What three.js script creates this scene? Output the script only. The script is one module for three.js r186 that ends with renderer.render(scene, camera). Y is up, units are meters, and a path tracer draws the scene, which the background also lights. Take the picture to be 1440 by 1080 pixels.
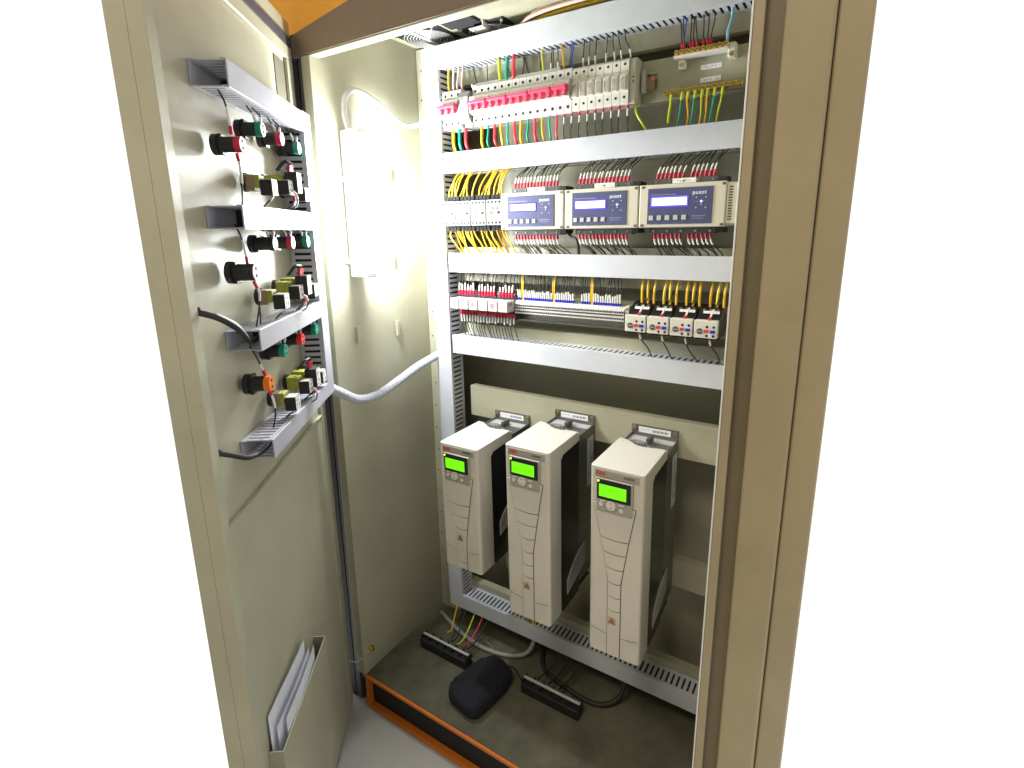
import * as THREE from 'three';
import { RoundedBoxGeometry } from 'three/addons/geometries/RoundedBoxGeometry.js';
import { mergeGeometries } from 'three/addons/utils/BufferGeometryUtils.js';
import { RectAreaLightUniformsLib } from 'three/addons/lights/RectAreaLightUniformsLib.js';
import { FontLoader } from 'three/addons/loaders/FontLoader.js';
import { TextGeometry } from 'three/addons/geometries/TextGeometry.js';

/* ---------- camera, surroundings, light, exposure ---------- */
const scene = new THREE.Scene();
const camera = new THREE.PerspectiveCamera(72.609, 4 / 3, 0.02, 60);
camera.rotation.order = 'YXZ';
camera.rotation.set(-12.7765 * Math.PI / 180, 32.3723 * Math.PI / 180, -0.8376 * Math.PI / 180);
camera.position.set(0.966, 1.155, 1.1025);
camera.setViewOffset(1440, 1080, 4, 49, 1440, 1080);
const renderer = new THREE.WebGLRenderer({ antialias: true });
renderer.setSize(1024, 768);
renderer.toneMapping = THREE.LinearToneMapping;
renderer.toneMappingExposure = 1.22;
renderer.shadowMap.enabled = true;
scene.background = new THREE.Color(1, 1, 1);
RectAreaLightUniformsLib.init();
const TUBE_GLOW = 18, TUBE_LIGHT = 0.31, FILL_LIGHT = 12.5;

/* ---------- helpers ---------- */
let seed = 20240611;
const rnd = () => { seed |= 0; seed = seed + 0x6D2B79F5 | 0; let t = Math.imul(seed ^ seed >>> 15, 1 | seed); t = t + Math.imul(t ^ t >>> 7, 61 | t) ^ t; return ((t ^ t >>> 14) >>> 0) / 4294967296; };
const rr = (a, b) => a + (b - a) * rnd();
const V = (x, y, z) => new THREE.Vector3(x, y, z);
const counts = {};
const numbered = (n) => { const k = counts[n] || 0; counts[n] = k + 1; return k ? `${n}_${String(k).padStart(3, '0')}` : n; };
function tag(o, label, category, group, kind) {
  if (label) o.userData.label = label;
  if (category) o.userData.category = category;
  if (group) o.userData.group = group;
  if (kind) o.userData.kind = kind;
  return o;
}
function thing(name, label, category, [x, y, z] = [0, 0, 0], group) {
  const o = new THREE.Group(); o.name = numbered(name); o.position.set(x, y, z); scene.add(o);
  return tag(o, label, category, group);
}
function copyOf(root, label) {
  const c = root.clone(); c.name = numbered(root.name.replace(/_\d+$/, '')); c.userData = { ...root.userData }; scene.add(c);
  if (label) c.userData.label = label;
  return c;
}
const ORD = ['first', 'second', 'third', 'fourth', 'fifth', 'sixth', 'seventh', 'eighth', 'ninth', 'tenth', 'eleventh', 'twelfth', 'thirteenth', 'fourteenth', 'fifteenth', 'sixteenth', 'seventeenth', 'eighteenth', 'nineteenth'], TENS = ['', '', 'twenty', 'thirty', 'forty'], TENTH = ['', '', 'twentieth', 'thirtieth', 'fortieth'];
const ord = (i) => i < 19 ? ORD[i] : (i + 1) % 10 ? `${TENS[(i + 1) / 10 | 0]}-${ORD[i % 10]}` : TENTH[(i + 1) / 10 | 0];
const seen = {};
const nth = (k) => { seen[k] = (seen[k] || 0) + 1; return ord(seen[k] - 1); };   // which of its bundle, counted from the left
const flat = (g) => { const f = g.index ? g.toNonIndexed() : g; for (const k of Object.keys(f.attributes)) if (!['position', 'normal', 'uv'].includes(k)) f.deleteAttribute(k); if (!f.attributes.uv) f.setAttribute('uv', new THREE.BufferAttribute(new Float32Array(f.attributes.position.count * 2), 2)); return f; };
function metric(g, s = 1) {       // uv in metres, from the plane each face lies nearest to
  const p = g.attributes.position, n = g.attributes.normal, u = g.attributes.uv;
  for (let i = 0; i < p.count; i++) {
    const ax = Math.abs(n.getX(i)), ay = Math.abs(n.getY(i)), az = Math.abs(n.getZ(i));
    if (ax >= ay && ax >= az) u.setXY(i, p.getZ(i) * s, p.getY(i) * s);
    else if (ay >= az) u.setXY(i, p.getX(i) * s, p.getZ(i) * s);
    else u.setXY(i, p.getX(i) * s, p.getY(i) * s);
  }
  return g;
}
function mk(geos, m, scaleUV) {
  const list = (Array.isArray(geos) ? geos : [geos]).map(flat);
  const g = list.length > 1 ? mergeGeometries(list) : list[0];
  if (m.map || m.roughnessMap || m.bumpMap) if (!m.userData.ownUV) metric(g, scaleUV || 1);
  const o = new THREE.Mesh(g, m); o.castShadow = o.receiveShadow = true; return o;
}
function part(name, geos, m, parent) { const o = mk(geos, m); o.name = name; parent.add(o); return o; }
function struct(name, geos, m) { const o = mk(geos, m); o.name = numbered(name); o.userData.kind = 'structure'; scene.add(o); return o; }
const bx = (x0, x1, y0, y1, z0, z1, r = 0) => {
  const w = x1 - x0, h = y1 - y0, d = z1 - z0;
  const g = r ? new RoundedBoxGeometry(w, h, d, 2, Math.min(r, w / 2.05, h / 2.05, d / 2.05)) : new THREE.BoxGeometry(w, h, d);
  return g.translate((x0 + x1) / 2, (y0 + y1) / 2, (z0 + z1) / 2);
};
const cyz = (x, y, z0, z1, r, s = 14, r2 = r) => new THREE.CylinderGeometry(r2, r, z1 - z0, s).rotateX(Math.PI / 2).translate(x, y, (z0 + z1) / 2);
const cyy = (x, z, y0, y1, r, s = 14, r2 = r) => new THREE.CylinderGeometry(r2, r, y1 - y0, s).translate(x, (y0 + y1) / 2, z);
const cyx = (y, z, x0, x1, r, s = 14) => new THREE.CylinderGeometry(r, r, x1 - x0, s).rotateZ(Math.PI / 2).translate((x0 + x1) / 2, y, z);
const curve = (pts) => new THREE.CatmullRomCurve3(pts.map((p) => p.isVector3 ? p : V(...p)), false, 'centripetal');
const tube = (pts, r, seg = 12, rad = 6) => new THREE.TubeGeometry(curve(pts), seg, r, rad, false);
function rod(a, b, r, s = 7) { const d = b.clone().sub(a), g = new THREE.CylinderGeometry(r, r, d.length(), s); g.applyQuaternion(new THREE.Quaternion().setFromUnitVectors(V(0, 1, 0), d.clone().normalize())); return g.translate((a.x + b.x) / 2, (a.y + b.y) / 2, (a.z + b.z) / 2); }
function polyX(pts, x0, x1, bevel = 0) {   // outline in (z, y), drawn out along x
  const s = new THREE.Shape(pts.map(([z, y]) => new THREE.Vector2(-z, y)));
  const g = new THREE.ExtrudeGeometry(s, { depth: x1 - x0 - 2 * bevel, bevelEnabled: bevel > 0, bevelSize: bevel, bevelThickness: bevel, bevelOffset: -bevel, bevelSegments: 2, curveSegments: 8 });
  return g.rotateY(Math.PI / 2).translate(x0 + bevel, 0, 0);
}
function polyZ(pts, z0, z1, bevel = 0, holes = []) {  // outline in (x, y), drawn out along z
  const s = pts instanceof THREE.Shape ? pts : new THREE.Shape(pts.map(([x, y]) => new THREE.Vector2(x, y)));
  for (const h of holes) s.holes.push(h);
  const g = new THREE.ExtrudeGeometry(s, { depth: z1 - z0 - 2 * bevel, bevelEnabled: bevel > 0, bevelSize: bevel, bevelThickness: bevel, bevelOffset: -bevel, bevelSegments: 2, curveSegments: 10 });
  return g.translate(0, 0, z0 + bevel);
}
function sweep(pts, radiusAt, seg, rad = 10) {          // a tube whose radius changes along its run
  const c = curve(pts), g = new THREE.TubeGeometry(c, seg, 1, rad, false), p = g.attributes.position;
  for (let i = 0; i <= seg; i++) { const o = c.getPointAt(i / seg), r = radiusAt(i / seg); for (let j = 0; j <= rad; j++) { const k = i * (rad + 1) + j; p.setXYZ(k, o.x + (p.getX(k) - o.x) * r, o.y + (p.getY(k) - o.y) * r, o.z + (p.getZ(k) - o.z) * r); } }
  g.computeVertexNormals(); return g;
}

/* ---------- procedural materials ---------- */
function noiseTex(size, octaves, lo, hi, repeat, sd, scratches = 0) {
  let q = sd; const r = () => (q = (q * 16807) % 2147483647) / 2147483647;
  const acc = new Float32Array(size * size); let amp = 1, tot = 0;
  for (const cells of octaves) {
    const grid = Array.from({ length: cells * cells }, r);
    for (let y = 0; y < size; y++) for (let x = 0; x < size; x++) {
      const fx = x / size * cells, fy = y / size * cells, ix = fx | 0, iy = fy | 0; let tx = fx - ix, ty = fy - iy; tx = tx * tx * (3 - 2 * tx); ty = ty * ty * (3 - 2 * ty);
      const g = (a, b) => grid[(b % cells) * cells + a % cells];
      acc[y * size + x] += amp * ((g(ix, iy) * (1 - tx) + g(ix + 1, iy) * tx) * (1 - ty) + (g(ix, iy + 1) * (1 - tx) + g(ix + 1, iy + 1) * tx) * ty);
    }
    tot += amp; amp *= 0.6;
  }
  const w = (hi - lo) * tot; for (let i = 0; i < scratches; i++) { let x = r() * size, y = r() * size, a = r() * 6.28, n = 8 + r() * r() * 70, k = (r() - 0.72) * 0.5 * tot; for (let s = 0; s < n; s++) { const q = ((y | 0) % size + size) % size * size + ((x | 0) % size + size) % size; acc[q] += k * (0.4 + 0.6 * r()); x += Math.cos(a); y += Math.sin(a); a += (r() - 0.5) * 0.08; } }
  const d = new Uint8Array(size * size * 4);
  for (let i = 0; i < size * size; i++) { const v = Math.max(0, Math.min(255, Math.round(255 * (lo + (hi - lo) * acc[i] / tot)))); d[i * 4] = d[i * 4 + 1] = d[i * 4 + 2] = v; d[i * 4 + 3] = 255; }
  const t = new THREE.DataTexture(d, size, size); t.wrapS = t.wrapT = THREE.RepeatWrapping; t.magFilter = THREE.LinearFilter; t.minFilter = THREE.LinearMipmapLinearFilter; t.generateMipmaps = true; t.repeat.set(repeat, repeat); t.needsUpdate = true; return t;
}
const peel = noiseTex(256, [64, 128], 0, 1, 5, 11), grime = noiseTex(512, [3, 7, 16, 40, 90], 0.66, 1.0, 1.3, 5, 90), smear = noiseTex(256, [4, 9, 21, 60], 0.6, 1.0, 2.2, 77), smear2 = noiseTex(256, [3, 8, 21, 50], 0.8, 1.0, 3, 19, 25), dustTex = noiseTex(512, [5, 13, 31, 80, 160], 0.35, 1.0, 3.1, 31);
const col = (r, g, b) => new THREE.Color().setRGB(r, g, b);
const std = (c, rough = 0.5, metal = 0, o = {}) => new THREE.MeshStandardMaterial({ color: col(...c), roughness: rough, metalness: metal, side: THREE.DoubleSide, ...o });
const paint = (c, rough = 0.45) => std(c, rough, 0, { map: grime, bumpMap: peel, bumpScale: 0.00006, roughnessMap: smear });
const M = {
  cream: paint([0.55, 0.535, 0.395], 0.5), creamPost: paint([0.49, 0.405, 0.245], 0.55), creamShade: paint([0.22, 0.175, 0.1], 0.6), fascia: paint([0.21, 0.155, 0.105], 0.6), shadeGrey: paint([0.2, 0.185, 0.135], 0.6),  // last three are cream paint with shade put into the colour
  orange: paint([0.9, 0.42, 0.05], 0.5), orangeDeep: paint([0.75, 0.2, 0.02], 0.5),
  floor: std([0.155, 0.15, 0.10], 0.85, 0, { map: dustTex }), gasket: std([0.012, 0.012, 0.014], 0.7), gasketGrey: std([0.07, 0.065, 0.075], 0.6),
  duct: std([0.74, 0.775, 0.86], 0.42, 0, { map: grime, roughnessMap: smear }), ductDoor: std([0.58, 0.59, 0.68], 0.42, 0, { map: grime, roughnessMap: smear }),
  white: std([0.78, 0.77, 0.74], 0.4), whiteCool: std([0.76, 0.78, 0.8], 0.4), device: std([0.72, 0.70, 0.64], 0.42), deviceCream: std([0.62, 0.60, 0.50], 0.42), grey: std([0.36, 0.37, 0.37], 0.5), greyLight: std([0.5, 0.5, 0.47], 0.5), greyDark: std([0.085, 0.085, 0.09], 0.5),
  black: std([0.015, 0.015, 0.017], 0.45), blackGloss: std([0.012, 0.012, 0.014], 0.25), hole: std([0.012, 0.012, 0.012], 0.8), rubber: std([0.02, 0.02, 0.022], 0.6),
  pink: std([0.82, 0.07, 0.15], 0.4), red: std([0.62, 0.012, 0.06], 0.4), redBright: std([0.75, 0.03, 0.03], 0.4), blue: std([0.02, 0.03, 0.55], 0.4), green: std([0.0, 0.28, 0.17], 0.4), orangeCap: std([0.9, 0.22, 0.01], 0.4), olive: std([0.34, 0.37, 0.05], 0.5), tan: std([0.3, 0.22, 0.13], 0.55),
  steel: std([0.55, 0.55, 0.54], 0.35, 1, { roughnessMap: smear }), zinc: std([0.42, 0.42, 0.4], 0.42, 0.9, { roughnessMap: smear }), brass: std([0.85, 0.62, 0.2], 0.24, 1), copper: std([0.75, 0.38, 0.2], 0.35, 1), chassis: std([0.2, 0.2, 0.205], 0.42, 0.7, { roughnessMap: smear }), chrome: std([0.75, 0.75, 0.75], 0.2, 1),
  wK: std([0.016, 0.016, 0.017], 0.4), wY: std([0.88, 0.56, 0.025], 0.4), wYt: std([0.8, 0.72, 0.02], 0.4), wYG: std([0.6, 0.66, 0.02], 0.4), wG: std([0.0, 0.4, 0.24], 0.4), wR: std([0.8, 0.05, 0.08], 0.4), wP: std([0.78, 0.55, 0.5], 0.45), wB: std([0.03, 0.08, 0.55], 0.4), wO: std([0.85, 0.4, 0.01], 0.4), wW: std([0.75, 0.75, 0.72], 0.45), wC: std([0.25, 0.5, 0.62], 0.4), wGrey: std([0.3, 0.33, 0.32], 0.45),
  wYb: std([0.78, 0.42, 0.015], 0.4), wYc: std([0.9, 0.66, 0.06], 0.4), relayCover: std([0.50, 0.47, 0.455], 0.35), breakerCase: std([0.64, 0.635, 0.615], 0.45), contactorFace: std([0.37, 0.37, 0.355], 0.6), blackMatt: std([0.012, 0.012, 0.013], 0.85), guard: std([0.62, 0.62, 0.6], 0.35, 0.2), fill: std([0.02, 0.02, 0.028], 0.7), seam: std([0.15, 0.13, 0.095], 0.6), greyModule: std([0.27, 0.275, 0.27], 0.5), chassisFloor: std([0.45, 0.45, 0.44], 0.5), marker: std([0.78, 0.78, 0.76], 0.5), conduit: std([0.66, 0.67, 0.68], 0.5), spiral: std([0.50, 0.52, 0.60], 0.5), paper: std([0.72, 0.74, 0.82], 0.8), cloth: std([0.012, 0.012, 0.02], 0.95),
  lampGlow: std([0.9, 0.9, 0.9], 0.4, 0, { emissive: col(1, 0.99, 0.93), emissiveIntensity: TUBE_GLOW }),
  lcdGreen: std([0.05, 0.2, 0.01], 0.3, 0, { emissive: col(0.16, 0.95, 0.0), emissiveIntensity: 0.95 }), lcdBlue: std([0.2, 0.2, 0.5], 0.3, 0, { emissive: col(0.62, 0.8, 1.0), emissiveIntensity: 2.6 }), lcdRim: std([0.03, 0.02, 0.3], 0.3, 0, { emissive: col(0.12, 0.07, 0.95), emissiveIntensity: 1.5 }), ledGreen: std([0.4, 0.5, 0.05], 0.3, 0, { emissive: col(0.75, 1, 0.05), emissiveIntensity: 1.3 }), ledBlue: std([0.2, 0.3, 0.8], 0.3, 0, { emissive: col(0.4, 0.55, 1), emissiveIntensity: 1.6 }),
  panelBlue: std([0.11, 0.115, 0.19], 0.35), drive: std([0.70, 0.665, 0.58], 0.45, 0, { map: smear2 }), driveTop: std([0.66, 0.64, 0.59], 0.45), keypad: std([0.40, 0.385, 0.34], 0.4, 0.2), vent: std([0.03, 0.03, 0.03], 0.6), logo: std([0.62, 0.015, 0.03], 0.45), ink: std([0.03, 0.03, 0.035], 0.6), inkGrey: std([0.22, 0.21, 0.2], 0.6),
};
function print(w, h, draw, bg = '#ffffff') {                 // flat print on a sticker or plate
  const c = document.createElement('canvas'); c.width = w; c.height = h; const g = c.getContext('2d'); g.fillStyle = bg; g.fillRect(0, 0, w, h); draw(g, w, h);
  const t = new THREE.CanvasTexture(c); t.colorSpace = THREE.SRGBColorSpace; const m = new THREE.MeshStandardMaterial({ map: t, roughness: 0.55, side: THREE.DoubleSide }); m.userData.ownUV = true; return m;
}
const plate = (x0, x1, y0, y1, z) => new THREE.PlaneGeometry(x1 - x0, y1 - y0).translate((x0 + x1) / 2, (y0 + y1) / 2, z);
function glyphs(g, x, y, n, s, c = '#555') {                 // small illegible strokes, as the photograph shows them
  g.strokeStyle = c; g.lineWidth = Math.max(1, s / 7);
  for (let i = 0; i < n; i++) for (let k = 0; k < 4; k++) { g.beginPath(); const ax = x + i * s * 1.25 + rnd() * s * 0.8, ay = y + rnd() * s, v = rnd() > 0.5; g.moveTo(ax, ay); g.lineTo(ax + (v ? 0 : s * 0.45), ay + (v ? s * 0.45 : 0)); g.stroke(); }
}
const stickerMat = [4, 5, 6].map((n) => print(128, 48, (g) => { g.strokeStyle = '#bbb'; g.strokeRect(1, 1, 126, 46); glyphs(g, 18, 14, n, 17, '#666'); }, '#f1f1f4'));
const font = await new FontLoader().loadAsync('fonts/droid/droid_sans_bold.typeface.json');
const text = (s, size, depth, x, y, z) => new TextGeometry(s, { font, size, depth, curveSegments: 4, bevelEnabled: false }).translate(x, y, z);

/* a wire: coloured core, and where it has them a crimp ferrule and a printed sleeve at its first end */
function wire(label, group, pts, r, m, o = {}) {
  const p = pts.map((q) => V(...q)), base = p[0].clone(), rel = p.map((q) => q.clone().sub(base));
  const t = thing(o.name || 'wire', label, o.category || 'wire', base.toArray(), group);
  part('insulation', tube(rel, r, o.seg || 10, o.rad || 6), m, t);
  const d = rel[1].clone().normalize(), L = rel[1].length(); let at = 0;
  const place = (len) => { const a = d.clone().multiplyScalar(at); at += len; return [a, d.clone().multiplyScalar(at)]; };
  if (o.f) { const [a, b] = place(Math.min(o.fl || 0.011, L)); part('ferrule', rod(a, b, o.fr || 0.0023), o.f, t); }
  if (o.mk) { const c = curve(rel), n = c.getLength(), u0 = at / n, u1 = Math.min(1, (at + o.mk) / n); part('marker_sleeve', tube([c.getPointAt(u0), c.getPointAt((u0 + u1) / 2), c.getPointAt(u1)], o.mr || 0.0021, 5, 7), M.marker, t); }
  return t;
}

/* ---------- floor, and an unseen room shell and fill lamp added for the light ---------- */
struct('floor', [bx(-0.1, 0.94, -0.16, -0.10, -0.14, 1.35), bx(-2.75, 2.05, -0.16, -0.10, 1.3505, 4.1)], std([0.5, 0.49, 0.46], 0.5, 0, { map: grime, roughnessMap: smear }));
const blockerMat = std([0.42, 0.41, 0.38], 0.8);  // grey shell out of view, added to keep the white background light out
struct('blocker_wall_rear', bx(-2.75, 2.05, -0.1, 2.7, 4.0, 4.1), blockerMat);
struct('blocker_wall_left', bx(-2.75, -2.65, -0.1, 2.7, 0.5, 4.0), blockerMat);
struct('blocker_wall_right', bx(1.95, 2.05, -0.1, 2.7, 0.5, 4.0), blockerMat);
struct('blocker_ceiling', bx(-2.75, 2.05, 2.7, 2.8, 0.5, 4.1), blockerMat);
{ const t = thing('fill_lamp', 'unseen white panel added as fill light above and in front of the cabinet', 'lamp', [0.35, 2.6, 1.75]);
  part('housing', bx(-0.62, 0.62, 0, 0.04, -0.32, 0.32), M.white, t);
  part('diffuser', bx(-0.6, 0.6, -0.008, -0.001, -0.3, 0.3), std([0.8, 0.8, 0.8], 0.5, 0, { emissive: col(1, 0.88, 0.7), emissiveIntensity: 1 }), t);
  const l = new THREE.RectAreaLight(new THREE.Color().setRGB(1, 0.87, 0.69), FILL_LIGHT, 1.2, 0.6); l.position.set(0.35, 2.585, 1.75); l.rotation.x = -Math.PI / 2; scene.add(l); }  // unseen panel, added as warm fill from the front

/* ---------- the cabinet shell ---------- */
const cab = thing('control_cabinet', 'cream steel control cabinet standing open with its inner left door swung out', 'cabinet');
part('left_wall', bx(-0.02, 0, 0, 1.604, -0.12, 0.3095), M.cream, cab);
part('right_wall', bx(0.905, 0.925, 0, 1.604, -0.12, 0.30), M.cream, cab);
part('back_wall', bx(-0.02, 0.925, 0, 1.604, -0.14, -0.12), M.cream, cab);
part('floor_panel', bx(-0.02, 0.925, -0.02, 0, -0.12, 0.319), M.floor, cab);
part('ceiling_panel', bx(-0.02, 0.925, 1.604, 1.624, -0.12, 0.306), M.cream, cab);
part('roof_hood', bx(-0.3, 0.968, 1.5455, 2.0, 0.3102, 0.3156, 0.001), M.orange, cab);
{ const geo = [bx(-0.027, 0.0, -0.0, 1.5118, 0.3098, 0.3255, 0.002), bx(-0.002, 0.0015, 0, 1.509, 0.29, 0.3262)]; part('left_post', geo, M.cream, cab); }
part('post_gasket', bx(-0.0485, -0.0275, -0.1, 1.545, 0.28, 0.317, 0.003), M.gasketGrey, cab);
part('hinge_gap_blocker', bx(-0.066, -0.049, -0.1, 1.56, 0.27, 0.318), M.gasket, cab);  // black strip added to darken the hinge gap and stop background light
part('top_rail', [bx(0.002, 0.84, 1.5085, 1.5118, 0.3025, 0.3257, 0.001), bx(0.002, 0.84, 1.5119, 1.603, 0.3065, 0.3095)], M.cream, cab);
part('fascia', polyZ([[-0.05, 1.5122], [0.968, 1.5122], [0.968, 1.715], [-0.034, 1.5565], [-0.05, 1.551]], 0.316, 0.3275, 0.001), M.fascia, cab);  // cream sheet in low light, its shade put into the brown
part('right_post', [bx(0.84, 0.853, -0.1, 1.519, 0.27, 0.3255, 0.0015)], M.creamPost, cab);
part('post_edge', bx(0.8375, 0.8398, -0.1, 1.519, 0.30, 0.327, 0.0008), M.white, cab);
part('post_channel', polyX([[0.0, -0.1], [0.0, 1.519], [0.012, 1.519], [0.012, -0.1]], 0.853, 0.8755).translate(0, 0, 0.303), M.creamShade, cab);  // shade of the recessed channel put into its colour
part('outer_frame', [bx(0.8755, 0.93, -0.1, 1.519, 0.29, 0.3265, 0.004)], M.creamPost, cab);
part('frame_return', [bx(0.9305, 0.968, -0.1, 1.519, 0.26, 0.318, 0.004)], M.creamPost, cab);
part('side_skin', bx(0.926, 0.9675, -0.1, 1.62, -0.14, 0.259), M.creamPost, cab);
part('plinth', bx(-0.02, 0.925, -0.1, -0.021, -0.14, 0.3095), M.gasket, cab);
part('sill_frame', [bx(0.002, 0.8395, -0.008, -0.0005, 0.3195, 0.3265, 0.001), bx(0.002, 0.012, -0.1, -0.0085, 0.31, 0.3265, 0.001), bx(0.0125, 0.8395, -0.1, -0.088, 0.31, 0.3265, 0.001)], M.orangeDeep, cab);
/* mounting uprights and beams */
{ const up = part('mounting_upright', [bx(0.001, 0.074, 0, 1.6, -0.03, -0.0005, 0.001)], M.cream, cab);
  for (let k = 0; k < 22; k++) part('screw_hole', cyz(0.013 + (k % 3 === 0 ? 0.004 : 0), 1.55 - k * 0.068, -0.001, 0.0002, 0.0022, 8), M.hole, up);
  part('mounting_upright', bx(0.86, 0.903, 0, 1.6, -0.03, -0.0005, 0.001), M.cream, cab); }
const beamY = [[1.497, 1.602], [1.3985, 1.476], [1.294, 1.345], [1.155, 1.235], [1.0288, 1.115], [0.945, 1.0], [0.84, 0.917], [0.66, 0.744], [0.34, 0.41], [0.05, 0.13]];
for (const [a, b] of beamY) part('mounting_beam', [bx(a === 0.66 || a === 0.34 ? 0.14 : 0.0745, 0.8595, a, b, -0.0022, 0, 0.0006), bx(a === 0.66 || a === 0.34 ? 0.14 : 0.0745, 0.8595, b - 0.0025, b, -0.022, -0.0025), bx(a === 0.66 || a === 0.34 ? 0.14 : 0.0745, 0.8595, a, a + 0.0025, -0.022, -0.0025)], M.cream, cab);
/* knock-out tabs pressed out of the left wall, and the ground stud */
for (const [y, z] of [[0.917, 0.256], [0.9125, 0.1255], [1.2856, 0.122], [1.0881, 0.13]]) part('wall_tab', polyX([[-0.005, -0.02], [0.005, -0.02], [0.005, 0.02], [-0.005, 0.02]], 0.0, 0.0065, 0.0012).translate(0.001, y, z), M.cream, cab);
part('ground_stud', [cyx(0.0678, 0.3, 0, 0.014, 0.004, 8), cyx(0.0678, 0.3, 0, 0.006, 0.008, 6)], M.brass, cab);

/* the door, hung on the left post and half open */
const DP = V(-0.05, 0, 0.33), DT = V(Math.sin(0.63303), 0, Math.cos(0.63303)), DN = V(Math.cos(0.63303), 0, -Math.sin(0.63303)), DROT = Math.atan2(0.80629, -0.59152);
const onDoor = (t, y, k) => DP.clone().addScaledVector(DT, t).addScaledVector(DN, k).setY(y);
function doorThing(name, label, category, t, y, k, group) { const o = thing(name, label, category, onDoor(t, y, k).toArray(), group); o.rotation.y = DROT; return o; }
const DW = 0.572;          // leaf width; along the leaf local x runs from the free edge (-) to the hinge (0)
const door = part('door', [bx(-DW, -0.006, -0.09, 1.575, -0.022, 0)], M.cream, cab); door.position.copy(DP); door.rotation.y = DROT;
part('door_flange', [bx(-DW, -0.008, 1.546, 1.574, 0.0, 0.003, 0.001), bx(-DW, -DW + 0.02, -0.09, 1.546, 0.0, 0.02, 0.001)], M.cream, door);
part('door_gasket', [bx(-DW + 0.021, -0.016, 1.524, 1.5435, 0.0005, 0.006, 0.002)], M.gasketGrey, door);
part('door_stiffener', [bx(-DW + 0.021, -0.02, 1.497, 1.5225, 0.0005, 0.007, 0.002), bx(-0.054, -0.02, -0.08, 1.4965, 0.0005, 0.007, 0.002)], M.cream, door);
part('stiffener_shade', bx(-0.113, -0.0625, 1.36, 1.487, 0.0005, 0.0016), M.shadeGrey, door);  // shadow of the stiffener, put in as a flat grey patch
part('lower_pan', [bx(-DW + 0.022, -0.056, -0.08, 0.7445, 0.0005, 0.006, 0.003)], M.cream, door);
part('pan_seam', bx(-DW + 0.022, -0.057, 0.7455, 0.7485, 0.0005, 0.009, 0.001), M.cream, door);
part('hinge_plate', [bx(-0.012, -0.002, 1.31, 1.36, 0.0005, 0.008, 0.001)], M.white, door);
{ const g = [bx(-0.545, -0.19, -0.06, 0.0, 0.007, 0.042), ]; g.length = 0;
  g.push(bx(-0.51, -0.258, 0.05, 0.329, 0.030, 0.0314), bx(-0.51, -0.258, 0.05, 0.0516, 0.0065, 0.0299), bx(-0.2594, -0.258, 0.0517, 0.329, 0.0065, 0.0299), bx(-0.51, -0.5086, 0.0517, 0.329, 0.0065, 0.0299));
  part('document_pocket', g, M.cream, door); }
for (const [i, a] of [[0, 0.0], [1, 0.03], [2, -0.02]]) {
  const p = doorThing('paper_sheet', ['white paper sheet standing highest in the door pocket', 'folded white paper leaning forward in the door pocket', 'white paper sheet at the back of the door pocket'][i], 'paper', 0.425, 0.2, 0.02, 'papers in the door pocket');
  const sh = new THREE.PlaneGeometry(0.165, 0.24, 6, 6), q = sh.attributes.position; for (let k = 0; k < q.count; k++) q.setZ(k, Math.sin(q.getX(k) * 18 + i) * 0.003 + i * 0.006 - 0.006);
  sh.computeVertexNormals(); sh.rotateZ(a); sh.translate(0.004 + i * 0.012, 0.05 + (i === 0 ? 0.022 : 0) - i * 0.006, 0);
  part('sheet', sh, M.paper, p); }

/* ---------- lamp on the left wall ---------- */
{ const t = thing('tube_lamp', 'bright white tube lamp fixed upright on the left wall', 'lamp', [0, 1.215, 0.246]);
  part('batten', bx(0.0005, 0.028, -0.16, 0.16, -0.018, 0.018, 0.003), M.white, t);
  part('glass_tube', cyy(0.042, 0, -0.148, 0.148, 0.0125, 20), M.lampGlow, t);
  for (const s of [-1, 1]) part('end_cap', bx(0.0285, 0.055, s * 0.155 - 0.006, s * 0.155 + 0.006, -0.015, 0.015, 0.003), M.white, t);
  for (const y of [0.0568, -0.1243]) part('clip', bx(0.0005, 0.01, y - 0.005, y + 0.005, 0.0185, 0.03, 0.001), M.white, t);
  for (let k = 0; k < 4; k++) { const l = new THREE.PointLight(new THREE.Color().setRGB(0.95, 0.99, 1), TUBE_LIGHT, 0, 2); l.position.set(0.042, -0.111 + k * 0.074, 0); l.castShadow = true; l.shadow.radius = 1; t.add(l); } }

/* ---------- fans in the ceiling ---------- */
function fan(label, x, z) {     // let into the roof, its guard flush with the sheet
  const t = thing('cooling_fan', label, 'fan', [x, 1.6035, z], 'fans in the cabinet ceiling');
  part('frame', bx(-0.062, 0.062, -0.0022, -0.0002, -0.062, 0.062, 0.0008), M.black, t);
  part('hub', cyy(0, 0, -0.0042, -0.0024, 0.021, 20), M.greyDark, t);
  for (let k = 0; k < 7; k++) part('blade', bx(0.022, 0.055, -0.0036, -0.0026, -0.012, 0.009).rotateY(k / 7 * Math.PI * 2), M.greyDark, t);
  for (let k = 1; k <= 8; k++) part('guard_ring', new THREE.TorusGeometry(0.0072 * k, 0.0011, 6, 40).rotateX(Math.PI / 2).translate(0, -0.0062, 0), M.guard, t);
  for (const [a, b, c] of [[Math.PI / 2, 0.0032, 0.059], [-Math.PI / 4, 0.0012, 0.072]]) part('guard_arm', bx(-c, c, -0.0084 - b * 0.2, -0.0074, -b, b, 0.0004).rotateY(a), M.white, t);
  for (const [a, b] of [[1, 1], [1, -1], [-1, 1], [-1, -1]]) part('screw', cyy(a * 0.054, b * 0.054, -0.0072, -0.0024, 0.004, 8), M.chrome, t);
  return t; }
fan('round cooling fan behind a wire ring guard in the left corner of the cabinet roof', 0.085, 0.046);
fan('cooling fan right of the corner fan, mostly hidden above the top wiring duct', 0.232, -0.012);
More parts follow.
